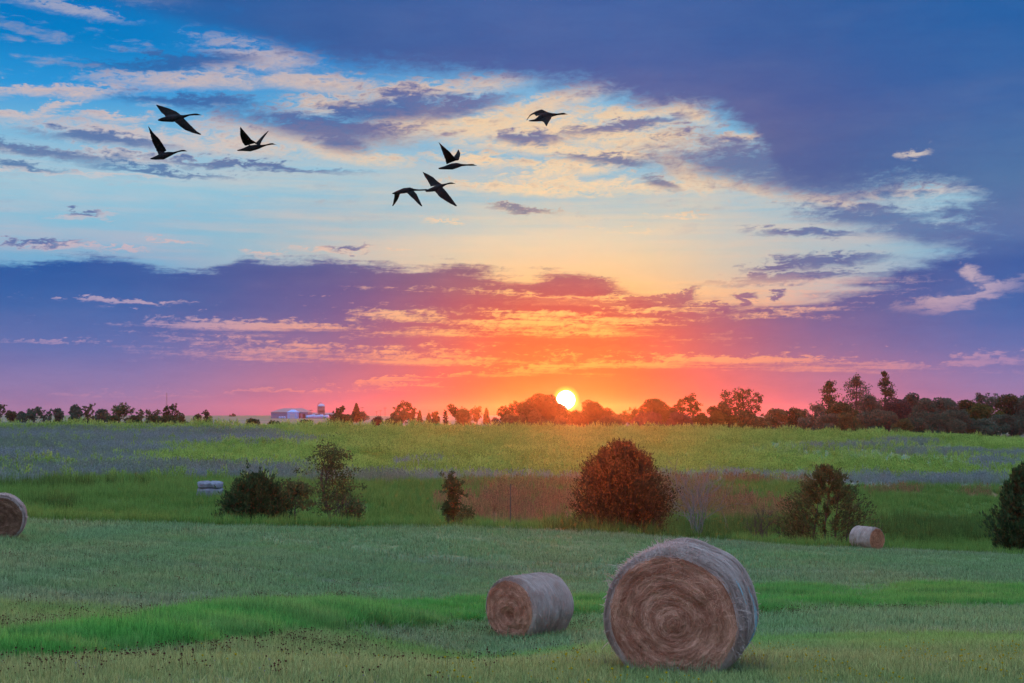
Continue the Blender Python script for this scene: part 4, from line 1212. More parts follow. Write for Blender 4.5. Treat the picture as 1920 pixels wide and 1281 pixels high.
def hay_bale(name, label, loc, az, D, L, n_end=5200, n_side=4200, hairs=900, sag=0.05, seed=1, core=(0, 0), dark_core=0.0, net=None, straw_w=.007, endm=None, group='round hay bales in the field'):
    """axis along local +Y (front end at -Y), turned by az (clockwise from the view axis)"""
    g = np.random.default_rng(seed); endm = endm or M_END
    root = empty(name, loc, -R(az)); tag(root, label, 'hay bale', group)
    Rr = D / 2
    def flat(x, z):      # weight flattens the foot; lumps spoil the circle
        a = np.arctan2(z - Rr, x)
        k = 1 + .018 * np.sin(2 * a + seed) + .012 * np.sin(3 * a + seed * 2.3) + .008 * np.sin(7 * a + seed)
        x, z = x * k, (z - Rr) * k + Rr
        zf = sag * D
        z2 = np.where(z < zf * 2, zf + (z - zf * 2) * .35 * (z > -9) + zf * .0, z)
        z2 = np.where(z < zf * 2, zf * 2 - (zf * 2 - z) * .30, z)
        return x * (1 + .03 * np.clip(1 - z / D, 0, 1)), z2 - zf * 1.4
    nt, ny = 180, 46
    # rolled side, with rounded shoulders and rope-like ridges round it
    th = np.linspace(0, 2 * math.pi, nt, endpoint=False); yy = np.linspace(-L / 2, L / 2, ny)
    T, Yg = np.meshgrid(th, yy)
    rid = (fbm(Yg * 9 + 40, T * .8, seed, 3) - .5) * .045 + (fbm(Yg * 3 + 9, T * 2.4, seed + 5, 3) - .5) * .05
    sh = 1 - .11 * np.clip((np.abs(Yg) / (L / 2) - .76) / .24, 0, 1) ** 2.4
    rad = Rr * sh + rid * (np.abs(Yg) < L / 2 * .97)
    xx, zz = flat(rad * np.cos(T), Rr + rad * np.sin(T))
    V = np.stack([xx, Yg, zz], -1).reshape(-1, 3)
    ii = np.arange(nt * ny).reshape(ny, nt)
    F = np.stack([ii[:-1], np.roll(ii[:-1], -1, 1), np.roll(ii[1:], -1, 1), ii[1:]], -1).reshape(-1, 4)
    mesh_np('rolled_side', V, F, M_SIDE, root, smooth=True, attrs={'straw': fbm(T * 30, Yg * 12, seed, 2).ravel()})
    # ends
    for sgn, nm in ((-1, 'hay_end'), (1, 'hay_end')):
        nr = 50
        rr = np.linspace(0.0, 1, nr); Rg, Tg = np.meshgrid(rr, th, indexing='ij')
        spi = Rg * 11 - Tg / 6.2832 + (fbm(np.cos(Tg) * Rg * 3 + 5, np.sin(Tg) * Rg * 3 + 5, seed + 9, 3) - .5) * 2.2
        dep = .035 * (1 - Rg ** 6) + .006 * np.sin(spi * 6.2832) * (Rg < .96) + (fbm(np.cos(Tg) * Rg * 4 + 8, np.sin(Tg) * Rg * 4 + 8, seed + 3, 4) - .5) * .10 * (Rg < .96)
        ce = np.clip(1 - Rg / .9, 0, 1)
        ex = Rr * .90 * Rg * np.cos(Tg) + core[0] * ce * Rr; ez = Rr + Rr * .90 * Rg * np.sin(Tg) + core[1] * ce * Rr
        dep = dep - dark_core * np.clip(1 - Rg / .32, 0, 1) ** .7
        fx_, fz_ = flat(ex, ez)
        V = np.stack([fx_, sgn * (L / 2 + dep - .02), fz_], -1).reshape(-1, 3)
        jj = np.arange(nr * nt).reshape(nr, nt)
        q = [jj[:-1], np.roll(jj[:-1], -1, 1), np.roll(jj[1:], -1, 1), jj[1:]]
        F = np.stack(q if sgn < 0 else q[::-1], -1).reshape(-1, 4)
        end = mesh_np(nm, V, F, endm, root, smooth=True, attrs={'straw': fbm(spi * 7, Tg * 9, seed, 3).ravel()})
        if sgn > 0: continue
        # straws coiled over the end
        n = n_end
        r0 = np.sqrt(g.uniform(.0, 1, n)) * .97; a0 = g.uniform(0, 6.2832, n); ln = g.uniform(.06, .30, n) * (.6 + .8 * r0); off = g.normal(0, .26, n)
        stray = g.uniform(0, 1, n) < .14
        off = np.where(stray, g.normal(0, .9, n), off); ln = np.where(stray, ln * .6, ln)
        k = 5; s = np.linspace(-.5, .5, k)[None]
        da = (ln / np.maximum(r0 * Rr, .09))[:, None] * s * np.cos(off)[:, None]
        r_ = np.clip(r0[:, None] + ln[:, None] / Rr * s * np.sin(off)[:, None], 0.01, 1.02); a_ = a0[:, None] + da
        spi = r_ * 11 - a_ / 6.2832 + (fbm(np.cos(a_) * r_ * 3 + 5, np.sin(a_) * r_ * 3 + 5, seed + 9, 3) - .5) * 2.2
        dep = .035 * (1 - np.clip(r_, 0, 1) ** 6) + .006 * np.sin(spi * 6.2832) + (fbm(np.cos(a_) * r_ * 4 + 8, np.sin(a_) * r_ * 4 + 8, seed + 3, 4) - .5) * .10
        ce = np.clip(1 - r_ / .9, 0, 1)
        dep = dep - dark_core * np.clip(1 - r_ / .32, 0, 1) ** .7
        ex, ez = flat(Rr * .90 * r_ * np.cos(a_) + core[0] * ce * Rr, Rr + Rr * .90 * r_ * np.sin(a_) + core[1] * ce * Rr)
        lift = g.uniform(-.002, .020, n)[:, None] + np.where(stray, .018, 0)[:, None] * (s + .5)
        P = np.stack([ex, -(L / 2 + dep - .02 + lift), ez], -1)
        up = np.zeros_like(P); up[..., 1] = -1; up += g.normal(0, .45, (n, 1, 3))
        ringv = np.clip(.5 + .30 * np.sin((r0 * 4.2 + .15 * np.sin(a0 * 2)) * 6.2832 + seed) + g.normal(0, .25, n), 0, 1)
        V, F, val = strips(P, g.uniform(.6, 1.5, n) * straw_w, ringv, up)
        tag(mesh_np('end_straw', V, F, endm, end, attrs={'straw': val}), kind='stuff')
    # straws wound round the side
    n = n_side; k = 6; s = np.linspace(-.5, .5, k)[None]
    a0 = g.uniform(-.5, 3.6416, n); y0 = g.uniform(-L / 2, L / 2, n); ln = g.uniform(.15, .6, n); off = g.normal(0, .07, n)
    a_ = a0[:, None] + ln[:, None] / Rr * s; y_ = np.clip(y0[:, None] + ln[:, None] * s * np.tan(np.clip(off, -.6, .6))[:, None], -L / 2 * 1.01, L / 2 * 1.01)
    rid = (fbm(y_ * 9 + 40, a_ * .8, seed, 3) - .5) * .045 + (fbm(y_ * 3 + 9, a_ * 2.4, seed + 5, 3) - .5) * .05
    sh = 1 - .11 * np.clip((np.abs(y_) / (L / 2) - .76) / .24, 0, 1) ** 2.4
    r_ = Rr * sh + rid + g.uniform(0, .018, n)[:, None]
    ex, ez = flat(r_ * np.cos(a_), Rr + r_ * np.sin(a_))
    P = np.stack([ex, y_, ez], -1); up = np.stack([np.cos(a_), np.zeros_like(a_), np.sin(a_)], -1) + g.normal(0, .3, (n, 1, 3))
    V, F, val = strips(P, g.uniform(.6, 1.4, n) * straw_w, g.uniform(0, 1, n), up)
    tag(mesh_np('side_straw', V, F, M_SIDE, root, attrs={'straw': val}), kind='stuff')
    # stray ends standing off the rim and top
    n = hairs; k = 4; s = np.linspace(0, 1, k)[None]
    a0 = np.where(g.uniform(0, 1, n) < .6, g.normal(1.75, .35, n), g.uniform(-.6, 3.74, n)); y0 = np.where(g.uniform(0, 1, n) < .5, -L / 2 * g.uniform(.8, 1.0, n), g.uniform(-L / 2, L / 2, n)); ln = g.gamma(2.0, .018, n) * (1 + 1.2 * (g.uniform(0, 1, n) < .08))
    dirn = np.stack([np.cos(a0), g.normal(0, .5, n), np.sin(a0)], 1) + .8 * np.stack([-np.sin(a0), np.zeros(n), np.cos(a0)], 1) * g.normal(0, 1, n)[:, None]
    dirn /= np.linalg.norm(dirn, axis=1)[:, None]
    sh0 = 1 - .11 * np.clip((np.abs(y0) / (L / 2) - .76) / .24, 0, 1) ** 2.4
    bx, bz = flat(Rr * sh0 * np.cos(a0), Rr + Rr * sh0 * np.sin(a0))
    P = np.stack([bx, y0, bz], -1)[:, None] + dirn[:, None] * (ln[:, None] * s)[..., None] + np.array([0, 0, -.25])[None, None] * (ln[:, None] * s ** 2)[..., None]
    up = np.zeros_like(P); up[..., 1] = -1; up += g.normal(0, .5, (n, 1, 3))
    V, F, val = strips(P, straw_w * g.uniform(.7, 1.8, n), g.uniform(.4, 1, n), up)
    tag(mesh_np('loose_straw', V, F, M_SIDE, root, attrs={'straw': val}), kind='stuff')
    if net:      # a torn run of pale twine left on the side: list of (angle deg, y as share of half length)
        for path in net:
            P = []
            for a, y in path:
                a = R(a); yv = y * L / 2
                sh1 = 1 - .11 * max(0, min(1, (abs(y) - .76) / .24)) ** 2.4
                ex, ez = flat(np.array([(Rr * sh1 + .02) * math.cos(a)]), np.array([Rr + (Rr * sh1 + .02) * math.sin(a)]))
                P.append((float(ex[0]), yv, float(ez[0])))
            t_ = TB(); t_.tube(P, [.005 * D / 1.5 * (1 if D < 1.6 else .8)] * len(P), 4)
            mesh_np('twine', t_.V, t_.F, M_NET, root)
    return root


def bale_spot(px, row, ymin, ymax):
    p = on_ground(px, row, ymin, ymax); return p


def depth_spot(px, Y):
    d = pdir(px, 900); x = d.x / d.y * Y
    return (x, Y, gz(x, Y) + .0)


g_ = np.random.default_rng(4)
torn = [[(20 - 3 * j + g_.uniform(-3, 3), .15 + .045 * j + g_.uniform(-.03, .03)), (8 - 3 * j, .2 + .05 * j), (-4 - 3 * j + g_.uniform(-6, 4), .17 + .05 * j)] for j in range(12)]
torn += [[(34, -.62), (24, -.66), (12, -.6)], [(30, -.55), (20, -.62)]]
hay_bale('hay_bale', 'largest and nearest round hay bale, coiled brown end facing the camera', depth_spot(1278, 17.9), 16.5, 1.68, 1.42, 17000, 8000, 3200, seed=3, core=(.0, -.06), net=torn, straw_w=.0050)
hay_bale('hay_bale', 'second nearest round hay bale, turned so its pale side shows on the right', depth_spot(993, 34.6), 41, 1.58, 1.50, 8000, 5200, 700, seed=8, core=(-.02, -.22), dark_core=.14, straw_w=.008)
hay_bale('hay_bale', 'dark ended round hay bale cut by the left picture edge', depth_spot(3, 47.5), -17, 1.56, 1.4, 3800, 3000, 300, seed=12, endm=M_END_DARK, core=(0, -.1), dark_core=.06, straw_w=.014)
hay_bale('hay_bale', 'farthest round hay bale, end facing right, beside the wide feathery tree', depth_spot(1624, 94.5), -34, 1.56, 1.75, 2200, 1800, 120, seed=15, endm=M_END_FAR, net=[[(150, -.1), (128, .35), (112, .5), (95, .62)], [(178, .0), (160, -.05), (150, -.1)], [(190, .2), (175, .1)]], straw_w=.024)

# old bale standing on its flat end, slumped in two layers
op = depth_spot(395, 104.5)
root = tag(empty('old_bale', op), 'squat weathered blue grey bale slumped in two layers beyond the crest', 'hay bale')
for nm, z0, z1, r0, r1, nlo in (('lower_layer', 0, .82, 1.02, .93, 1), ('upper_layer', .70, 1.20, .95, .90, 2)):
    nt, nz = 72, 14
    T, S_ = np.meshgrid(np.linspace(0, 2 * math.pi, nt, endpoint=False), np.linspace(0, 1, nz))
    prof = np.sqrt(np.clip(1 - np.abs(2 * S_ - 1) ** 6, .02, 1)) * (r0 + (r1 - r0) * S_)
    rad = prof * (1 + (fbm(T * 3, S_ * 3, nlo, 3) - .5) * .16)
    zz = z0 + (z1 - z0) * S_ + (fbm(np.cos(T) * 1.5 + 5, np.sin(T) * 1.5 + 5, nlo + 7, 3) - .5) * .30 * (S_ if nlo == 1 else 1)
    V = np.stack([rad * np.cos(T), rad * np.sin(T), zz], -1).reshape(-1, 3)
    V = np.vstack([V, [[0, 0, z1 - .02]]])
    ii = np.arange(nt * nz).reshape(nz, nt)
    F = np.stack([ii[:-1], np.roll(ii[:-1], -1, 1), np.roll(ii[1:], -1, 1), ii[1:]], -1).reshape(-1, 4)
    cap = np.stack([ii[-1], np.roll(ii[-1], -1), np.full(nt, len(V) - 1), np.full(nt, len(V) - 1)], -1)
    me_o = mesh_np(nm, V, np.vstack([F, cap])[:len(F)], M_OLD, root, smooth=True, attrs={'straw': np.append(fbm(T * 9, S_ * 9, 3, 2).ravel(), .6)})
    tri = mesh_np('frayed_top' if nlo == 2 else 'frayed_edge', V, cap[:, :3], M_OLD, me_o, smooth=True, attrs={'straw': np.append(fbm(T * 9, S_ * 9, 3, 2).ravel(), .6)})

# ------------------------------------------------------------------ geese
def mat_goose():
    m = new_mat('dark_goose_plumage')
    p = texco('Object')
    b = attr('pale')
    n = noise(p, 14.0, 3, 0.6)
    c = mix(fsm(.3, .7, n), c3(.004, .004, .005), c3(.011, .010, .010))
    c = mix(b * fsm(.2, .6, n) , c, c3(.036, .040, .052))
    finish(shader('ShaderNodeBsdfPrincipled', **{'Base Color': c, 'Roughness': .75, 'Specular IOR Level': .04, 'Normal': bump(n, .5, .02)}))
    return m


M_GOOSE = mat_goose()


def loft(bm, rings):
    """rings: list of lists of Vectors with equal counts -> closed tube"""
    R_ = [[bm.verts.new(v) for v in r] for r in rings]
    n = len(R_[0])
    for a, b in zip(R_[:-1], R_[1:]):
        for i in range(n): bm.faces.new((a[i], a[(i + 1) % n], b[(i + 1) % n], b[i]))
    bm.faces.new(R_[0][::-1]); bm.faces.new(R_[-1])


def goose(label, Y, k, body, wings, feet=False):
    """body: [(px,row,half height in px)] tail to bill; wings: [(root a,b, mid a,b, tip a,b as (px,row) leading/trailing), side]"""
    sc = Y / FPX
    c = at(body[2][0], body[2][1], Y)
    root_loc = c
    def W(px, row, dy=0.0):
        # a point of the bird itself: px/row give its side outline, dy its offset across the body
        return at(px, row, Y + dy) - root_loc
    bm = bmesh.new()
    rings = []
    P = [W(p[0], p[1]) for p in body]
    for i, (p, b) in enumerate(zip(P, body)):
        d = (P[min(i + 1, len(P) - 1)] - P[max(i - 1, 0)]).normalized()
        side = Vector((0, 1, 0)); upv = side.cross(d) * -1
        h = b[2] * sc; w = (b[3] if len(b) > 3 else b[2]) * sc
        rings.append([p + upv * h * math.sin(t) + side * w * math.cos(t) for t in np.linspace(0, 2 * math.pi, 14, endpoint=False)])
    loft(bm, rings)
    for (sect, sgn, L) in wings:      # sections (lead px,row, trail px,row, thickness px); out across the body by sgn
        rr = []
        prev = None; across = 0.0
        # the wing's own plane: chord x span
        s0, s1 = sect[0], sect[-2]
        ch = (W(s0[0], s0[1]) - W(s0[2], s0[3])).normalized()
        m0, m1 = (W(s0[0], s0[1]) + W(s0[2], s0[3])) / 2, (W(s1[0], s1[1]) + W(s1[2], s1[3])) / 2
        fl = (m1 - m0).length
        sp = (m1 - m0) + Vector((0, sgn * math.sqrt(max(sum(L[:3]) ** 2 - fl * fl, .01)), 0))
        n = ch.cross(sp).normalized()
        if n.z < 0: n = -n
        for i, (lx, ly, tx, ty, thk) in enumerate(sect):
            a, b = W(lx, ly), W(tx, ty)
            m = (a + b) / 2
            if prev is not None:
                flatd = (m - prev).length
                seg = L[i - 1]
                across += math.sqrt(max(seg * seg - flatd * flatd, (.12 * seg) ** 2))
            prev = m.copy()
            dy = sgn * (across + .02); k0 = (a - b)
            a, b = W(lx, ly, dy), W(tx, ty, dy)
            a, b = a + k0 * .10, b - k0 * .22
            th = max(thk * sc * 1.1, .015)
            ring = []
            for u in np.linspace(0, 2 * math.pi, 12, endpoint=False):
                q = .5 - .5 * math.cos(u); camb = .06 * (a - b).length * math.sin(3.1416 * q)
                ring.append(a.lerp(b, q) + n * (th * math.sin(u) * (1 - .55 * q) + camb))
            rr.append(ring)
        loft(bm, rr)
    bmesh.ops.recalc_face_normals(bm, faces=bm.faces)
    me = bpy.data.meshes.new('goose_raw'); bm.to_mesh(me); bm.free()
    tmp = bpy.data.objects.new('goose_raw', me); COL.objects.link(tmp)
    rm = tmp.modifiers.new('join', 'REMESH'); rm.mode = 'VOXEL'; rm.voxel_size = .0095
    sm = tmp.modifiers.new('smooth', 'SMOOTH'); sm.iterations = 2; sm.factor = .5
    dg = bpy.context.evaluated_depsgraph_get()
    me2 = bpy.data.meshes.new_from_object(tmp.evaluated_get(dg), depsgraph=dg)
    bpy.data.objects.remove(tmp)
    me2.name = 'goose'; me2.materials.clear(); me2.materials.append(M_GOOSE)
    nv = len(me2.vertices); co = np.zeros(nv * 3, np.float32); me2.vertices.foreach_get('co', co); co = co.reshape(-1, 3)
    pv = np.exp(-((co[:, 0] + .02) / .17) ** 2) * np.clip(1 - np.abs(co[:, 1]) / .16, 0, 1) * (np.abs(co[:, 2] + .02) < .12)
    at_ = me2.attributes.new('pale', 'FLOAT', 'POINT'); at_.data.foreach_set('value', pv.astype(np.float32))
    me2.polygons.foreach_set('use_smooth', np.ones(len(me2.polygons), bool))
    o = link(bpy.data.objects.new('goose', me2)); o.location = root_loc
    return tag(o, label, 'goose', 'wild geese flying to the right')


def za(X_, Y_): return 260 + X_ / 6.857, 180 + Y_ / 6.857
def zb(X_, Y_): return 720 + X_ / 5.333, 180 + Y_ / 5.333


def body_from(f, pts, s):
    return [(*f(x, y), h / s, (w if w else h) / s) for (x, y, h, w) in pts]


def wing_from(f, secs, s):
    return [(*f(a, b), *f(c, d), t / s) for (a, b, c, d, t) in secs]


SA_, SB_ = 6.857, 5.333
goose('upper goose of the left pair, wings spread diagonally in a glide', 30.0, 1,
      body_from(za, [(248, 312, 8, 14), (300, 305, 26, 30), (430, 292, 46, 44), (530, 278, 36, 38), (580, 265, 20, 20), (650, 246, 11, 11), (715, 238, 13, 12), (748, 238, 14, 11), (790, 244, 6, 6), (815, 247, 2, 3)], SA_),
      [(wing_from(za, [(545, 258, 380, 280, 12), (480, 205, 355, 245, 9), (390, 165, 300, 205, 7), (300, 135, 258, 160, 5), (214, 108, 222, 122, 2)], SA_), 1, [.17, .2, .17, .17]),
       (wing_from(za, [(575, 290, 475, 325, 12), (620, 335, 545, 385, 9), (680, 395, 610, 435, 7), (745, 455, 700, 475, 5), (806, 492, 790, 500, 2)], SA_), -1, [.16, .2, .17, .16])])
goose('lower goose of the left pair, one wing raised high', 30.4, 1,
      body_from(za, [(150, 810, 7, 12), (210, 800, 22, 26), (310, 775, 46, 42), (390, 748, 32, 34), (450, 735, 16, 17), (505, 716, 10, 11), (555, 704, 12, 12), (585, 704, 12, 10), (612, 709, 5, 6), (632, 711, 2, 3)], SA_),
      [(wing_from(za, [(355, 705, 265, 740, 12), (310, 630, 225, 660, 9), (262, 555, 185, 590, 7), (190, 480, 160, 520, 5), (118, 378, 126, 410, 2)], SA_), -1, [.15, .15, .15, .2]),
       (wing_from(za, [(350, 710, 285, 740, 12), (300, 640, 235, 660, 8), (250, 560, 200, 590, 6), (185, 490, 165, 520, 4), (125, 400, 132, 420, 2)], SA_), 1, [.15, .15, .15, .2])])
goose('third goose from the left, both wings raised in a V', 30.2, 1,
      body_from(za, [(1265, 702, 6, 12), (1330, 693, 16, 24), (1430, 676, 40, 40), (1530, 655, 32, 34), (1585, 645, 18, 18), (1640, 632, 10, 10), (1690, 620, 12, 12), (1722, 617, 12, 10), (1752, 623, 5, 5), (1778, 626, 2, 3)], SA_),
      [(wing_from(za, [(1510, 605, 1390, 640, 12), (1440, 560, 1350, 595, 9), (1400, 510, 1325, 545, 7), (1355, 455, 1308, 490, 5), (1308, 395, 1302, 425, 2)], SA_), -1, [.18, .18, .18, .18]),
       (wing_from(za, [(1560, 625, 1500, 620, 11), (1585, 575, 1545, 570, 8), (1615, 530, 1580, 530, 6), (1645, 490, 1622, 488, 4), (1672, 450, 1664, 452, 2)], SA_), 1, [.2, .2, .19, .18])])
goose('middle goose above the overlapping pair, far wing short behind the near one', 30.1, 1,
      body_from(zb, [(545, 727, 7, 10), (600, 720, 16, 20), (680, 706, 32, 32), (735, 694, 26, 28), (775, 692, 13, 14), (830, 691, 8, 8), (865, 690, 10, 10), (890, 690, 10, 8), (915, 694, 4, 4), (932, 696, 2, 2)], SB_),
      [(wing_from(zb, [(725, 645, 640, 680, 10), (690, 605, 625, 635, 8), (655, 560, 600, 580, 6), (605, 515, 578, 535, 4), (542, 458, 552, 480, 2)], SB_), -1, [.16, .17, .17, .16]),
       (wing_from(zb, [(745, 640, 690, 655, 10), (758, 600, 705, 610, 7), (762, 575, 725, 580, 5), (752, 550, 734, 555, 3), (745, 538, 740, 540, 2)], SB_), 1, [.2, .2, .19, .17])])
goose('right goose of the overlapping pair, wings stretched up and down', 29.6, 1,
      body_from(zb, [(415, 955, 6, 9), (450, 945, 16, 20), (515, 928, 28, 28), (570, 902, 24, 24), (595, 892, 13, 14), (630, 880, 8, 8), (660, 873, 9, 9), (682, 873, 9, 8), (702, 876, 4, 4), (718, 877, 2, 2)], SB_),
      [(wing_from(zb, [(572, 885, 482, 905, 10), (530, 855, 465, 880, 8), (490, 815, 440, 840, 6), (440, 785, 412, 808, 4), (384, 758, 388, 770, 2)], SB_), 1, [.17, .18, .17, .16]),
       (wing_from(zb, [(585, 920, 520, 950, 10), (625, 965, 565, 1005, 8), (665, 1015, 615, 1040, 6), (700, 1060, 665, 1075, 4), (732, 1102, 718, 1104, 2)], SB_), -1, [.16, .17, .17, .16])])
goose('left goose of the overlapping pair, wings pushed down', 30.8, 1,
      body_from(zb, [(82, 978, 5, 8), (125, 968, 16, 20), (200, 948, 28, 28), (262, 938, 24, 24), (300, 940, 12, 12), (350, 942, 8, 8), (400, 940, 8, 8), (425, 939, 10, 9), (445, 944, 4, 4), (462, 946, 2, 2)], SB_),
      [(wing_from(zb, [(160, 968, 112, 975, 10), (152, 1000, 108, 1015, 8), (138, 1035, 100, 1045, 6), (115, 1070, 92, 1078, 4), (90, 1102, 82, 1100, 2)], SB_), 1, [.19, .19, .18, .18]),
       (wing_from(zb, [(300, 958, 235, 965, 10), (325, 985, 275, 1005, 8), (345, 1025, 310, 1040, 6), (365, 1065, 340, 1075, 4), (384, 1102, 372, 1104, 2)], SB_), -1, [.18, .18, .18, .17])])
goose('goose alone on the right, wings cupped below its body', 30.0, 1,
      body_from(zb, [(1448, 250, 5, 9), (1510, 245, 12, 20), (1590, 215, 42, 40), (1645, 192, 32, 34), (1685, 190, 18, 18), (1730, 185, 10, 10), (1770, 180, 10, 10), (1798, 178, 11, 9), (1820, 182, 5, 5), (1842, 184, 2, 2)], SB_),
      [(wing_from(zb, [(1640, 170, 1540, 200, 10), (1580, 140, 1510, 178, 8), (1540, 150, 1478, 190, 6), (1480, 178, 1448, 212, 4), (1432, 232, 1424, 250, 2)], SB_), 1, [.17, .17, .18, .18]),
       (wing_from(zb, [(1670, 200, 1560, 240, 10), (1668, 225, 1595, 252, 8), (1655, 248, 1605, 262, 6), (1642, 270, 1612, 280, 4), (1630, 298, 1620, 300, 2)], SB_), -1, [.2, .2, .19, .18])])

# ------------------------------------------------------------------ farm on the skyline
def flat_mat(name, col, rough=.6, scale=1.2, var=.25, metal=0.0):
    m = new_mat(name)
    p = texco('Object'); n = noise(p, scale, 4, .65)
    c = mix(fsm(.35, .7, n) * var, c3(*col), c3(col[0] * .6, col[1] * .58, col[2] * .55))
    finish(shader('ShaderNodeBsdfPrincipled', **{'Base Color': c, 'Roughness': rough, 'Metallic': metal}))
    return m


M_WALL = flat_mat('skylight_blue_siding', (.11, .20, .36)); M_ROOF = flat_mat('dark_metal_roof', (.20, .19, .23)); M_WHITE = flat_mat('skylight_blue_metal', (.16, .46, .92), .5)  # blue cast of the skylight put into the siding and shed colours
M_DARK = flat_mat('dark_stave_wall', (.10, .085, .11)); M_DOME = flat_mat('pale_dome_metal', (.28, .48, .74), .4); M_WRAP = flat_mat('skylight_blue_wrap', (.20, .52, .95), .4, 2.5, .2)  # dome and wrap carry the skylight's blue in their base colour
M_POLE = flat_mat('weathered_pole', (.10, .085, .08)); M_STEEL = flat_mat('galvanised_steel', (.22, .22, .24)); M_DOOR_SHADE = flat_mat('painted_doorway_shade', (.03, .028, .03))  # near-black panel colour stands in for the shade inside open doorways


def poly(name, V, F, mat, parent):
    me = bpy.data.meshes.new(name); me.from_pydata([tuple(v) for v in V], [], F); me.materials.append(mat)
    return link(bpy.data.objects.new(name, me), parent)


def boxm(name, x0, x1, y0, y1, z0, z1, mat, parent):
    V = [(x, y, z) for z in (z0, z1) for y in (y0, y1) for x in (x0, x1)]
    return poly(name, V, [(0, 2, 3, 1), (4, 5, 7, 6), (0, 1, 5, 4), (2, 6, 7, 3), (0, 4, 6, 2), (1, 3, 7, 5)], mat, parent)


def gable(px0, px1, row_b, row_e, row_r, Y, dep, label, name, wallm, roofm, ridge=(0, 1), door=None):
    """barn whose ridge runs along x, ends hipped by 'ridge' shares"""
    a, b = at(px0, row_b, Y), at(px1, row_b, Y)
    zb = gz((a.x + b.x) / 2, Y)
    w = b.x - a.x; ze = at(px0, row_e, Y).z - zb; zr = at(px0, row_r, Y).z - zb
    root = tag(empty(name, ((a.x + b.x) / 2, Y, zb)), label, 'barn')
    h = w / 2
    boxm('wall', -h, h, 0, dep, -.6, ze, wallm, root)
    r0, r1 = -h + w * ridge[0], -h + w * ridge[1]
    e = .35
    V = [(-h - e, -e, ze), (h + e, -e, ze), (h + e, dep + e, ze), (-h - e, dep + e, ze), (r0, dep / 2, zr), (r1, dep / 2, zr)]
    V += [(x, y, z - .18) for x, y, z in V]
    poly('roof', V, [(0, 1, 5, 4), (2, 3, 4, 5), (1, 2, 5), (3, 0, 4), (6, 10, 11, 7), (8, 11, 10, 9), (7, 11, 8), (9, 10, 6), (0, 6, 7, 1), (1, 7, 8, 2), (2, 8, 9, 3), (3, 9, 6, 0)], roofm, root)
    for (d0, d1, dh, dm) in door or []:
        boxm('door', -h + w * d0, -h + w * d1, -.12, -.02, -.3, ze * dh, dm, root)  # dark panels on the solid wall paint the doorway shade
    return root


FYD = 900.0
gable(508, 577, 785, 773, 765.5, FYD, 22, 'long grey barn with hipped dark roof on the skyline', 'barn', M_WALL, M_ROOF, (.24, .80), [(.74, .80, .85, M_DOOR_SHADE), (.86, .93, .7, M_DOOR_SHADE)])
gable(538.5, 557.5, 785.5, 773, 768, FYD - 9, 7, 'bright pale blue shed standing before the long grey barn', 'shed', M_WHITE, M_WHITE, (.35, .65), [(.25, .75, .75, M_DOME)])
gable(583, 628, 784, 777, 774, FYD + 16, 9, 'long low grey shed behind the silo', 'shed', M_WALL, M_ROOF, (.05, .95), [(.5, .62, .7, M_DOOR_SHADE)])
# silo
s0 = at(602.5, 784, FYD + 4); zb = gz(s0.x, s0.y); Hs = at(602, 762, FYD + 4).z - zb; rs = 6.6 / FPX * FYD
root = tag(empty('silo', (s0.x, s0.y, zb)), 'dark round silo with a pale domed top beside the barn', 'silo')
def lathe(name, prof, mat, parent, n=24):
    V = [(r * math.cos(6.2832 * i / n), r * math.sin(6.2832 * i / n), z) for r, z in prof for i in range(n)]
    F = [(k * n + i, k * n + (i + 1) % n, (k + 1) * n + (i + 1) % n, (k + 1) * n + i) for k in range(len(prof) - 1) for i in range(n)]
    return mesh_np(name, V, F, mat, parent, smooth=True)
lathe('silo_wall', [(rs, -.5), (rs, Hs * .3), (rs * 1.015, Hs * .3), (rs * 1.015, Hs * .32), (rs, Hs * .32), (rs, Hs * .64), (rs * 1.015, Hs * .64), (rs * 1.015, Hs * .66), (rs, Hs * .66), (rs, Hs)], M_DARK, root)
lathe('dome', [(rs * 1.04, Hs), (rs * .98, Hs + rs * .22), (rs * .75, Hs + rs * .5), (rs * .4, Hs + rs * .68), (.05, Hs + rs * .75)], M_DOME, root)
t_ = TB(); t_.tube([(-rs * 1.08, -.3, 0), (-rs * 1.08, -.3, Hs), (-rs * .9, -.3, Hs + rs * .8), (-rs * .3, 0, Hs + rs * 1.05), (rs * .1, 0, Hs + rs * .8)], [.16] * 5, 5)
mesh_np('filler_pipe', t_.V, t_.F, M_STEEL, root)
# wrapped bales in a row
def wrapped(px, Y, r, label):
    p = at(px, 783, Y); zb = gz(p.x, Y)
    o = tag(empty('wrapped_bale', (p.x, Y, zb)), label, 'wrapped bale', 'pale wrapped bales beside the silo')
    prof = [(.05, -1), (r * .8, -.98), (r * .97, -.8), (r, -.3), (r, .3), (r * .97, .8), (r * .8, .98), (.05, 1)]
    n = 16
    V = [(q[1] * r * .95, q[0] * math.cos(6.2832 * i / n), r + q[0] * math.sin(6.2832 * i / n)) for q in prof for i in range(n)]
    F = [(k * n + i, k * n + (i + 1) % n, (k + 1) * n + (i + 1) % n, (k + 1) * n + i) for k in range(len(prof) - 1) for i in range(n)]
    mesh_np('plastic_wrap', V, F, M_WRAP, o, smooth=True)
    return o
wl = ['wrapped pale bale at the left end of the row before the silo', 'second wrapped pale bale from the left, before the silo', 'third wrapped pale bale, left of the silo', 'fourth wrapped pale bale, just left of the silo',
      'fifth wrapped pale bale, under the left edge of the silo', 'sixth wrapped pale bale, under the silo', 'seventh wrapped pale bale, right of the silo', 'wrapped pale bale at the right end of the row']
for i in range(8): wrapped(577 + 5.2 * i, FYD - 12, .95 + .12 * (i % 3), wl[i])
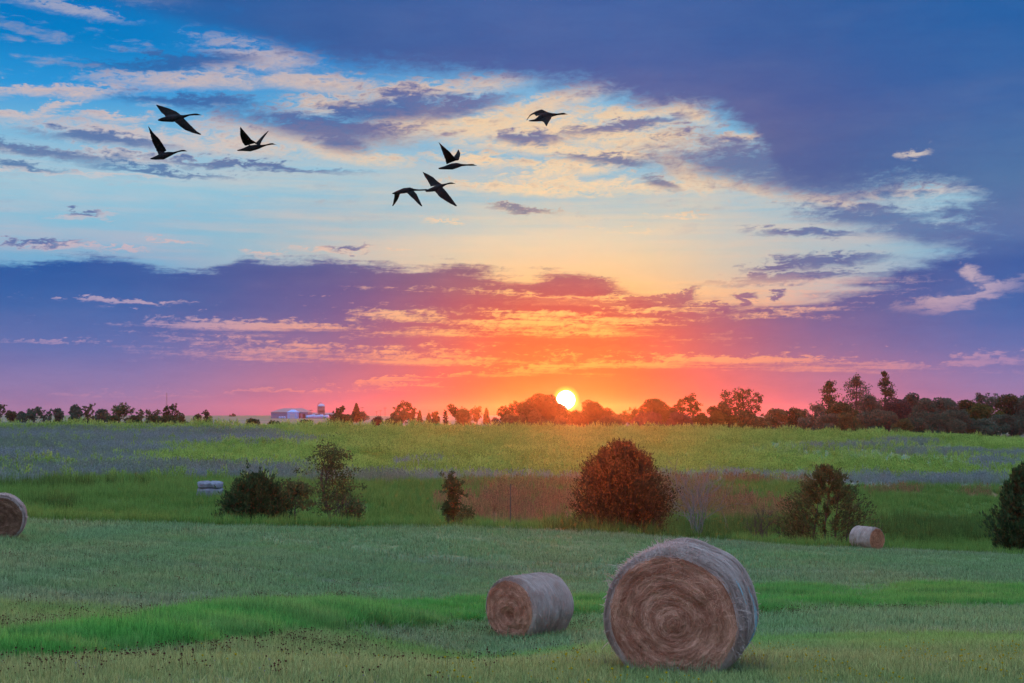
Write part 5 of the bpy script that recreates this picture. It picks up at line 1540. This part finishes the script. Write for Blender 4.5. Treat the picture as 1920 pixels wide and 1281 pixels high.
for i, l in enumerate(['left one of three low pale wrapped bales before the barn', 'middle one of three low pale wrapped bales before the barn', 'right one of three low pale wrapped bales, touching the bright shed']):
    wrapped(524.5 + 4.6 * i, FYD - 14, .62, l)
# utility poles and mast
def pole(px, top, Y, label, arms=1):
    p = at(px, 780, Y); zb = gz(p.x, Y); H = at(px, top, Y).z - zb
    o = tag(empty('utility_pole', (p.x, Y, zb)), label, 'utility pole', 'utility poles on the skyline')
    t_ = TB(); t_.tube([(0, 0, -.5), (0, 0, H)], [.2, .14], 6); mesh_np('post', t_.V, t_.F, M_POLE, o)
    for k in range(arms): boxm('crossarm', -1.3, 1.3, -.1, .1, H - .7 - k * 1.1, H - .45 - k * 1.1, M_POLE, o)
for px, top, Y, l in [(679, 763, 980, 'tallest utility pole, just right of the narrow dense tree'), (706, 771, 1150, 'short utility pole, left one of three in a row'), (713.5, 769, 1120, 'utility pole in the middle of three in a row'),
                      (722, 764, 1080, 'thicker utility pole, right one of three in a row'), (804.5, 768, 1150, 'utility pole above the smallest pointed tree'), (583, 768, 930, 'small pole between the barn and the silo')]:
    pole(px, top, Y, l)
p = at(312, 780, 1200); zb = gz(p.x, 1200); Hm = at(312, 737, 1200).z - zb
o = tag(empty('radio_mast', (p.x, 1200, zb)), 'thin lattice mast rising behind the round crowned tree on the left', 'mast')
for k in range(3):
    a = 6.2832 * k / 3
    t_ = TB(); t_.tube([(.6 * math.cos(a), .6 * math.sin(a), -.5), (.42 * math.cos(a), .42 * math.sin(a), Hm)], [.10, .08], 4); mesh_np('mast_leg', t_.V, t_.F, M_STEEL, o)
t_ = TB()
for i in range(16):
    z = Hm * i / 16; z2 = Hm * (i + 1) / 16
    for k in range(3):
        a, b = 6.2832 * k / 3, 6.2832 * (k + 1) / 3
        t_.tube([(.55 * math.cos(a), .55 * math.sin(a), z), (.5 * math.cos(b), .5 * math.sin(b), z2)], [.05, .05], 3)
mesh_np('lattice', t_.V, t_.F, M_STEEL, o)
# fence post in the russet grass
pf = depth_spot(957, 112); t_ = TB(); Hp = at(957, 908, 112).z - pf[2]
t_.tube([(0, 0, -.3), (0, 0, Hp * .6), (.02, 0, Hp)], [.05, .045, .04], 6)
fp = mesh_np('fence_post', t_.V, t_.F, M_POLE, loc=pf); tag(fp, 'thin dark fence post standing alone in the russet grass', 'fence post')

# ------------------------------------------------------------------ seed heads, flowers and rank weeds of the near field
def seed_head(name, mat, h, r, n, seed):
    g = np.random.default_rng(seed); V, F = [], []
    for i in range(n):
        a, q = g.uniform(0, 6.283), g.uniform(0, .22); hh = h * g.uniform(.6, 1.25)
        x, y = math.cos(a) * q, math.sin(a) * q; x2, y2 = x + g.normal(0, .02), y + g.normal(0, .02)
        b = len(V); V += [(x - .0015, y, 0), (x + .0015, y, 0), (x2 + .001, y2, hh), (x2 - .001, y2, hh)]; F.append((b, b + 1, b + 2, b + 3))
        b = len(V); rr = r * g.uniform(.7, 1.3)
        V += [(x2, y2, hh - rr)] + [(x2 + rr * math.cos(6.283 * k / 5), y2 + rr * math.sin(6.283 * k / 5), hh) for k in range(5)] + [(x2, y2, hh + rr * .9)]
        for k in range(5): F.append((b, b + 1 + k, b + 1 + (k + 1) % 5)); F.append((b + 6, b + 1 + (k + 1) % 5, b + 1 + k))
    me = bpy.data.meshes.new(name); me.from_pydata(V, [], F); me.materials.append(mat)
    a = me.attributes.new('h', 'FLOAT', 'POINT'); a.data.foreach_set('value', np.ones(len(V), np.float32))
    return bpy.data.objects.new(name, me)


m_head = mat_blade('brown_seed_heads', (.17, .075, .06), (.20, .085, .07), (.12, .06, .05), .1)
m_yel = mat_blade('yellow_flowers', (.75, .55, .03), (.85, .66, .04), (.70, .60, .05), .2)
m_blu = mat_blade('lilac_flowers', (.38, .38, .62), (.45, .44, .70), (.50, .50, .66), .2)
hp = [seed_head('seed_heads', m_head, .17, .0105, 6, 300 + j) for j in range(4)]
yp = [seed_head('flowers', m_yel, .14, .012, 3, 320 + j) for j in range(3)]
bp2 = [seed_head('flowers', m_blu, .12, .009, 2, 330 + j) for j in range(3)]
x, y = fan_points(20000, 12, 48); z = zones(x, y)
lo = z['lo']; band = np.exp(-((y - (lo - 2.6)) / 2.0) ** 2) * (.25 + .75 * (z['n2'] > .42)) * (z['px'] < 1120) + np.exp(-((y - (lo - 1.0)) / .9) ** 2) * .8 * (z['px'] > 1380) * (z['px'] < 1760)
hi_b = np.exp(-((y - (z['hi'] + 1.6)) / 1.2) ** 2) * .45 * (z['px'] < 700)
spread = .06 * (z['px'] < 1100)
x, y = keep(x, y, np.clip((band + hi_b + spread) * (.3 + 1.2 * z['n1']), 0, 1) * (1 - z['strip']))
scatter('clover_seed_heads', 'dark red brown seed heads in a drift before the green strip', hp, pts(x, y), rng.uniform(.7, 1.3, len(x)))
x, y = fan_points(3600, 11, 24); z = zones(x, y)
x, y = keep(x, y, np.clip((z['row'] - 1185) / 60, 0, 1) * np.clip((z['px'] - 900) / 500, .06, 1) * (z['n1'] > .42) * .42)
scatter('yellow_flowers', 'small yellow flowers scattered in the stubble at bottom right', yp, pts(x, y), rng.uniform(.6, 1.3, len(x)))
x, y = fan_points(900, 11, 26); z = zones(x, y)
x, y = keep(x, y, np.clip((z['row'] - 1180) / 60, 0, 1) * .45 * (z['n1'] > .45))
scatter('lilac_flowers', 'tiny lilac flowers scattered in the near stubble', bp2, pts(x, y), rng.uniform(.6, 1.2, len(x)))
# longer grass left round the feet of the bales
m_tuft = m_hay
tp = [clump('tuft_clump', 26, .17, .13, .008, .5, m_hay, 2, .5, 0, 350 + j) for j in range(4)]
PX, PY_ = [], []
for o in [o for o in COL.objects if o.name.startswith('hay_bale')]:
    for i in range(150):
        a = rng.uniform(0, 6.283); r_ = rng.uniform(.35, 1.15)
        PX.append(o.location.x + math.cos(a) * r_); PY_.append(o.location.y + math.sin(a) * r_)
scatter('foot_grass', 'longer grass left standing round the feet of the bales', tp, pts(np.array(PX), np.array(PY_)), rng.uniform(.5, 1.2, len(PX)))

# ------------------------------------------------------------------ haze
hm = new_mat('thin_morning_haze')
v = X.tree.nodes.new('ShaderNodeVolumePrincipled')
v.inputs['Color'].default_value = (0.86, 0.84, 0.92, 1); v.inputs['Density'].default_value = 0.000085; v.inputs['Anisotropy'].default_value = 0.915
o_ = X.tree.nodes.new('ShaderNodeOutputMaterial'); X.tree.links.new(v.outputs[0], o_.inputs['Volume'])
bm = bmesh.new(); bmesh.ops.create_cube(bm, size=1.0)
me = bpy.data.meshes.new('haze'); bm.to_mesh(me); bm.free(); me.materials.append(hm)
haze = link(bpy.data.objects.new('haze', me))
z0 = float(GZ.min()) - 1.0; z1 = CAMZ + 13.5
haze.scale = (6400, 3400, z1 - z0); haze.location = (0, 200, (z0 + z1) / 2)
haze.visible_shadow = True
tag(haze, kind='stuff')
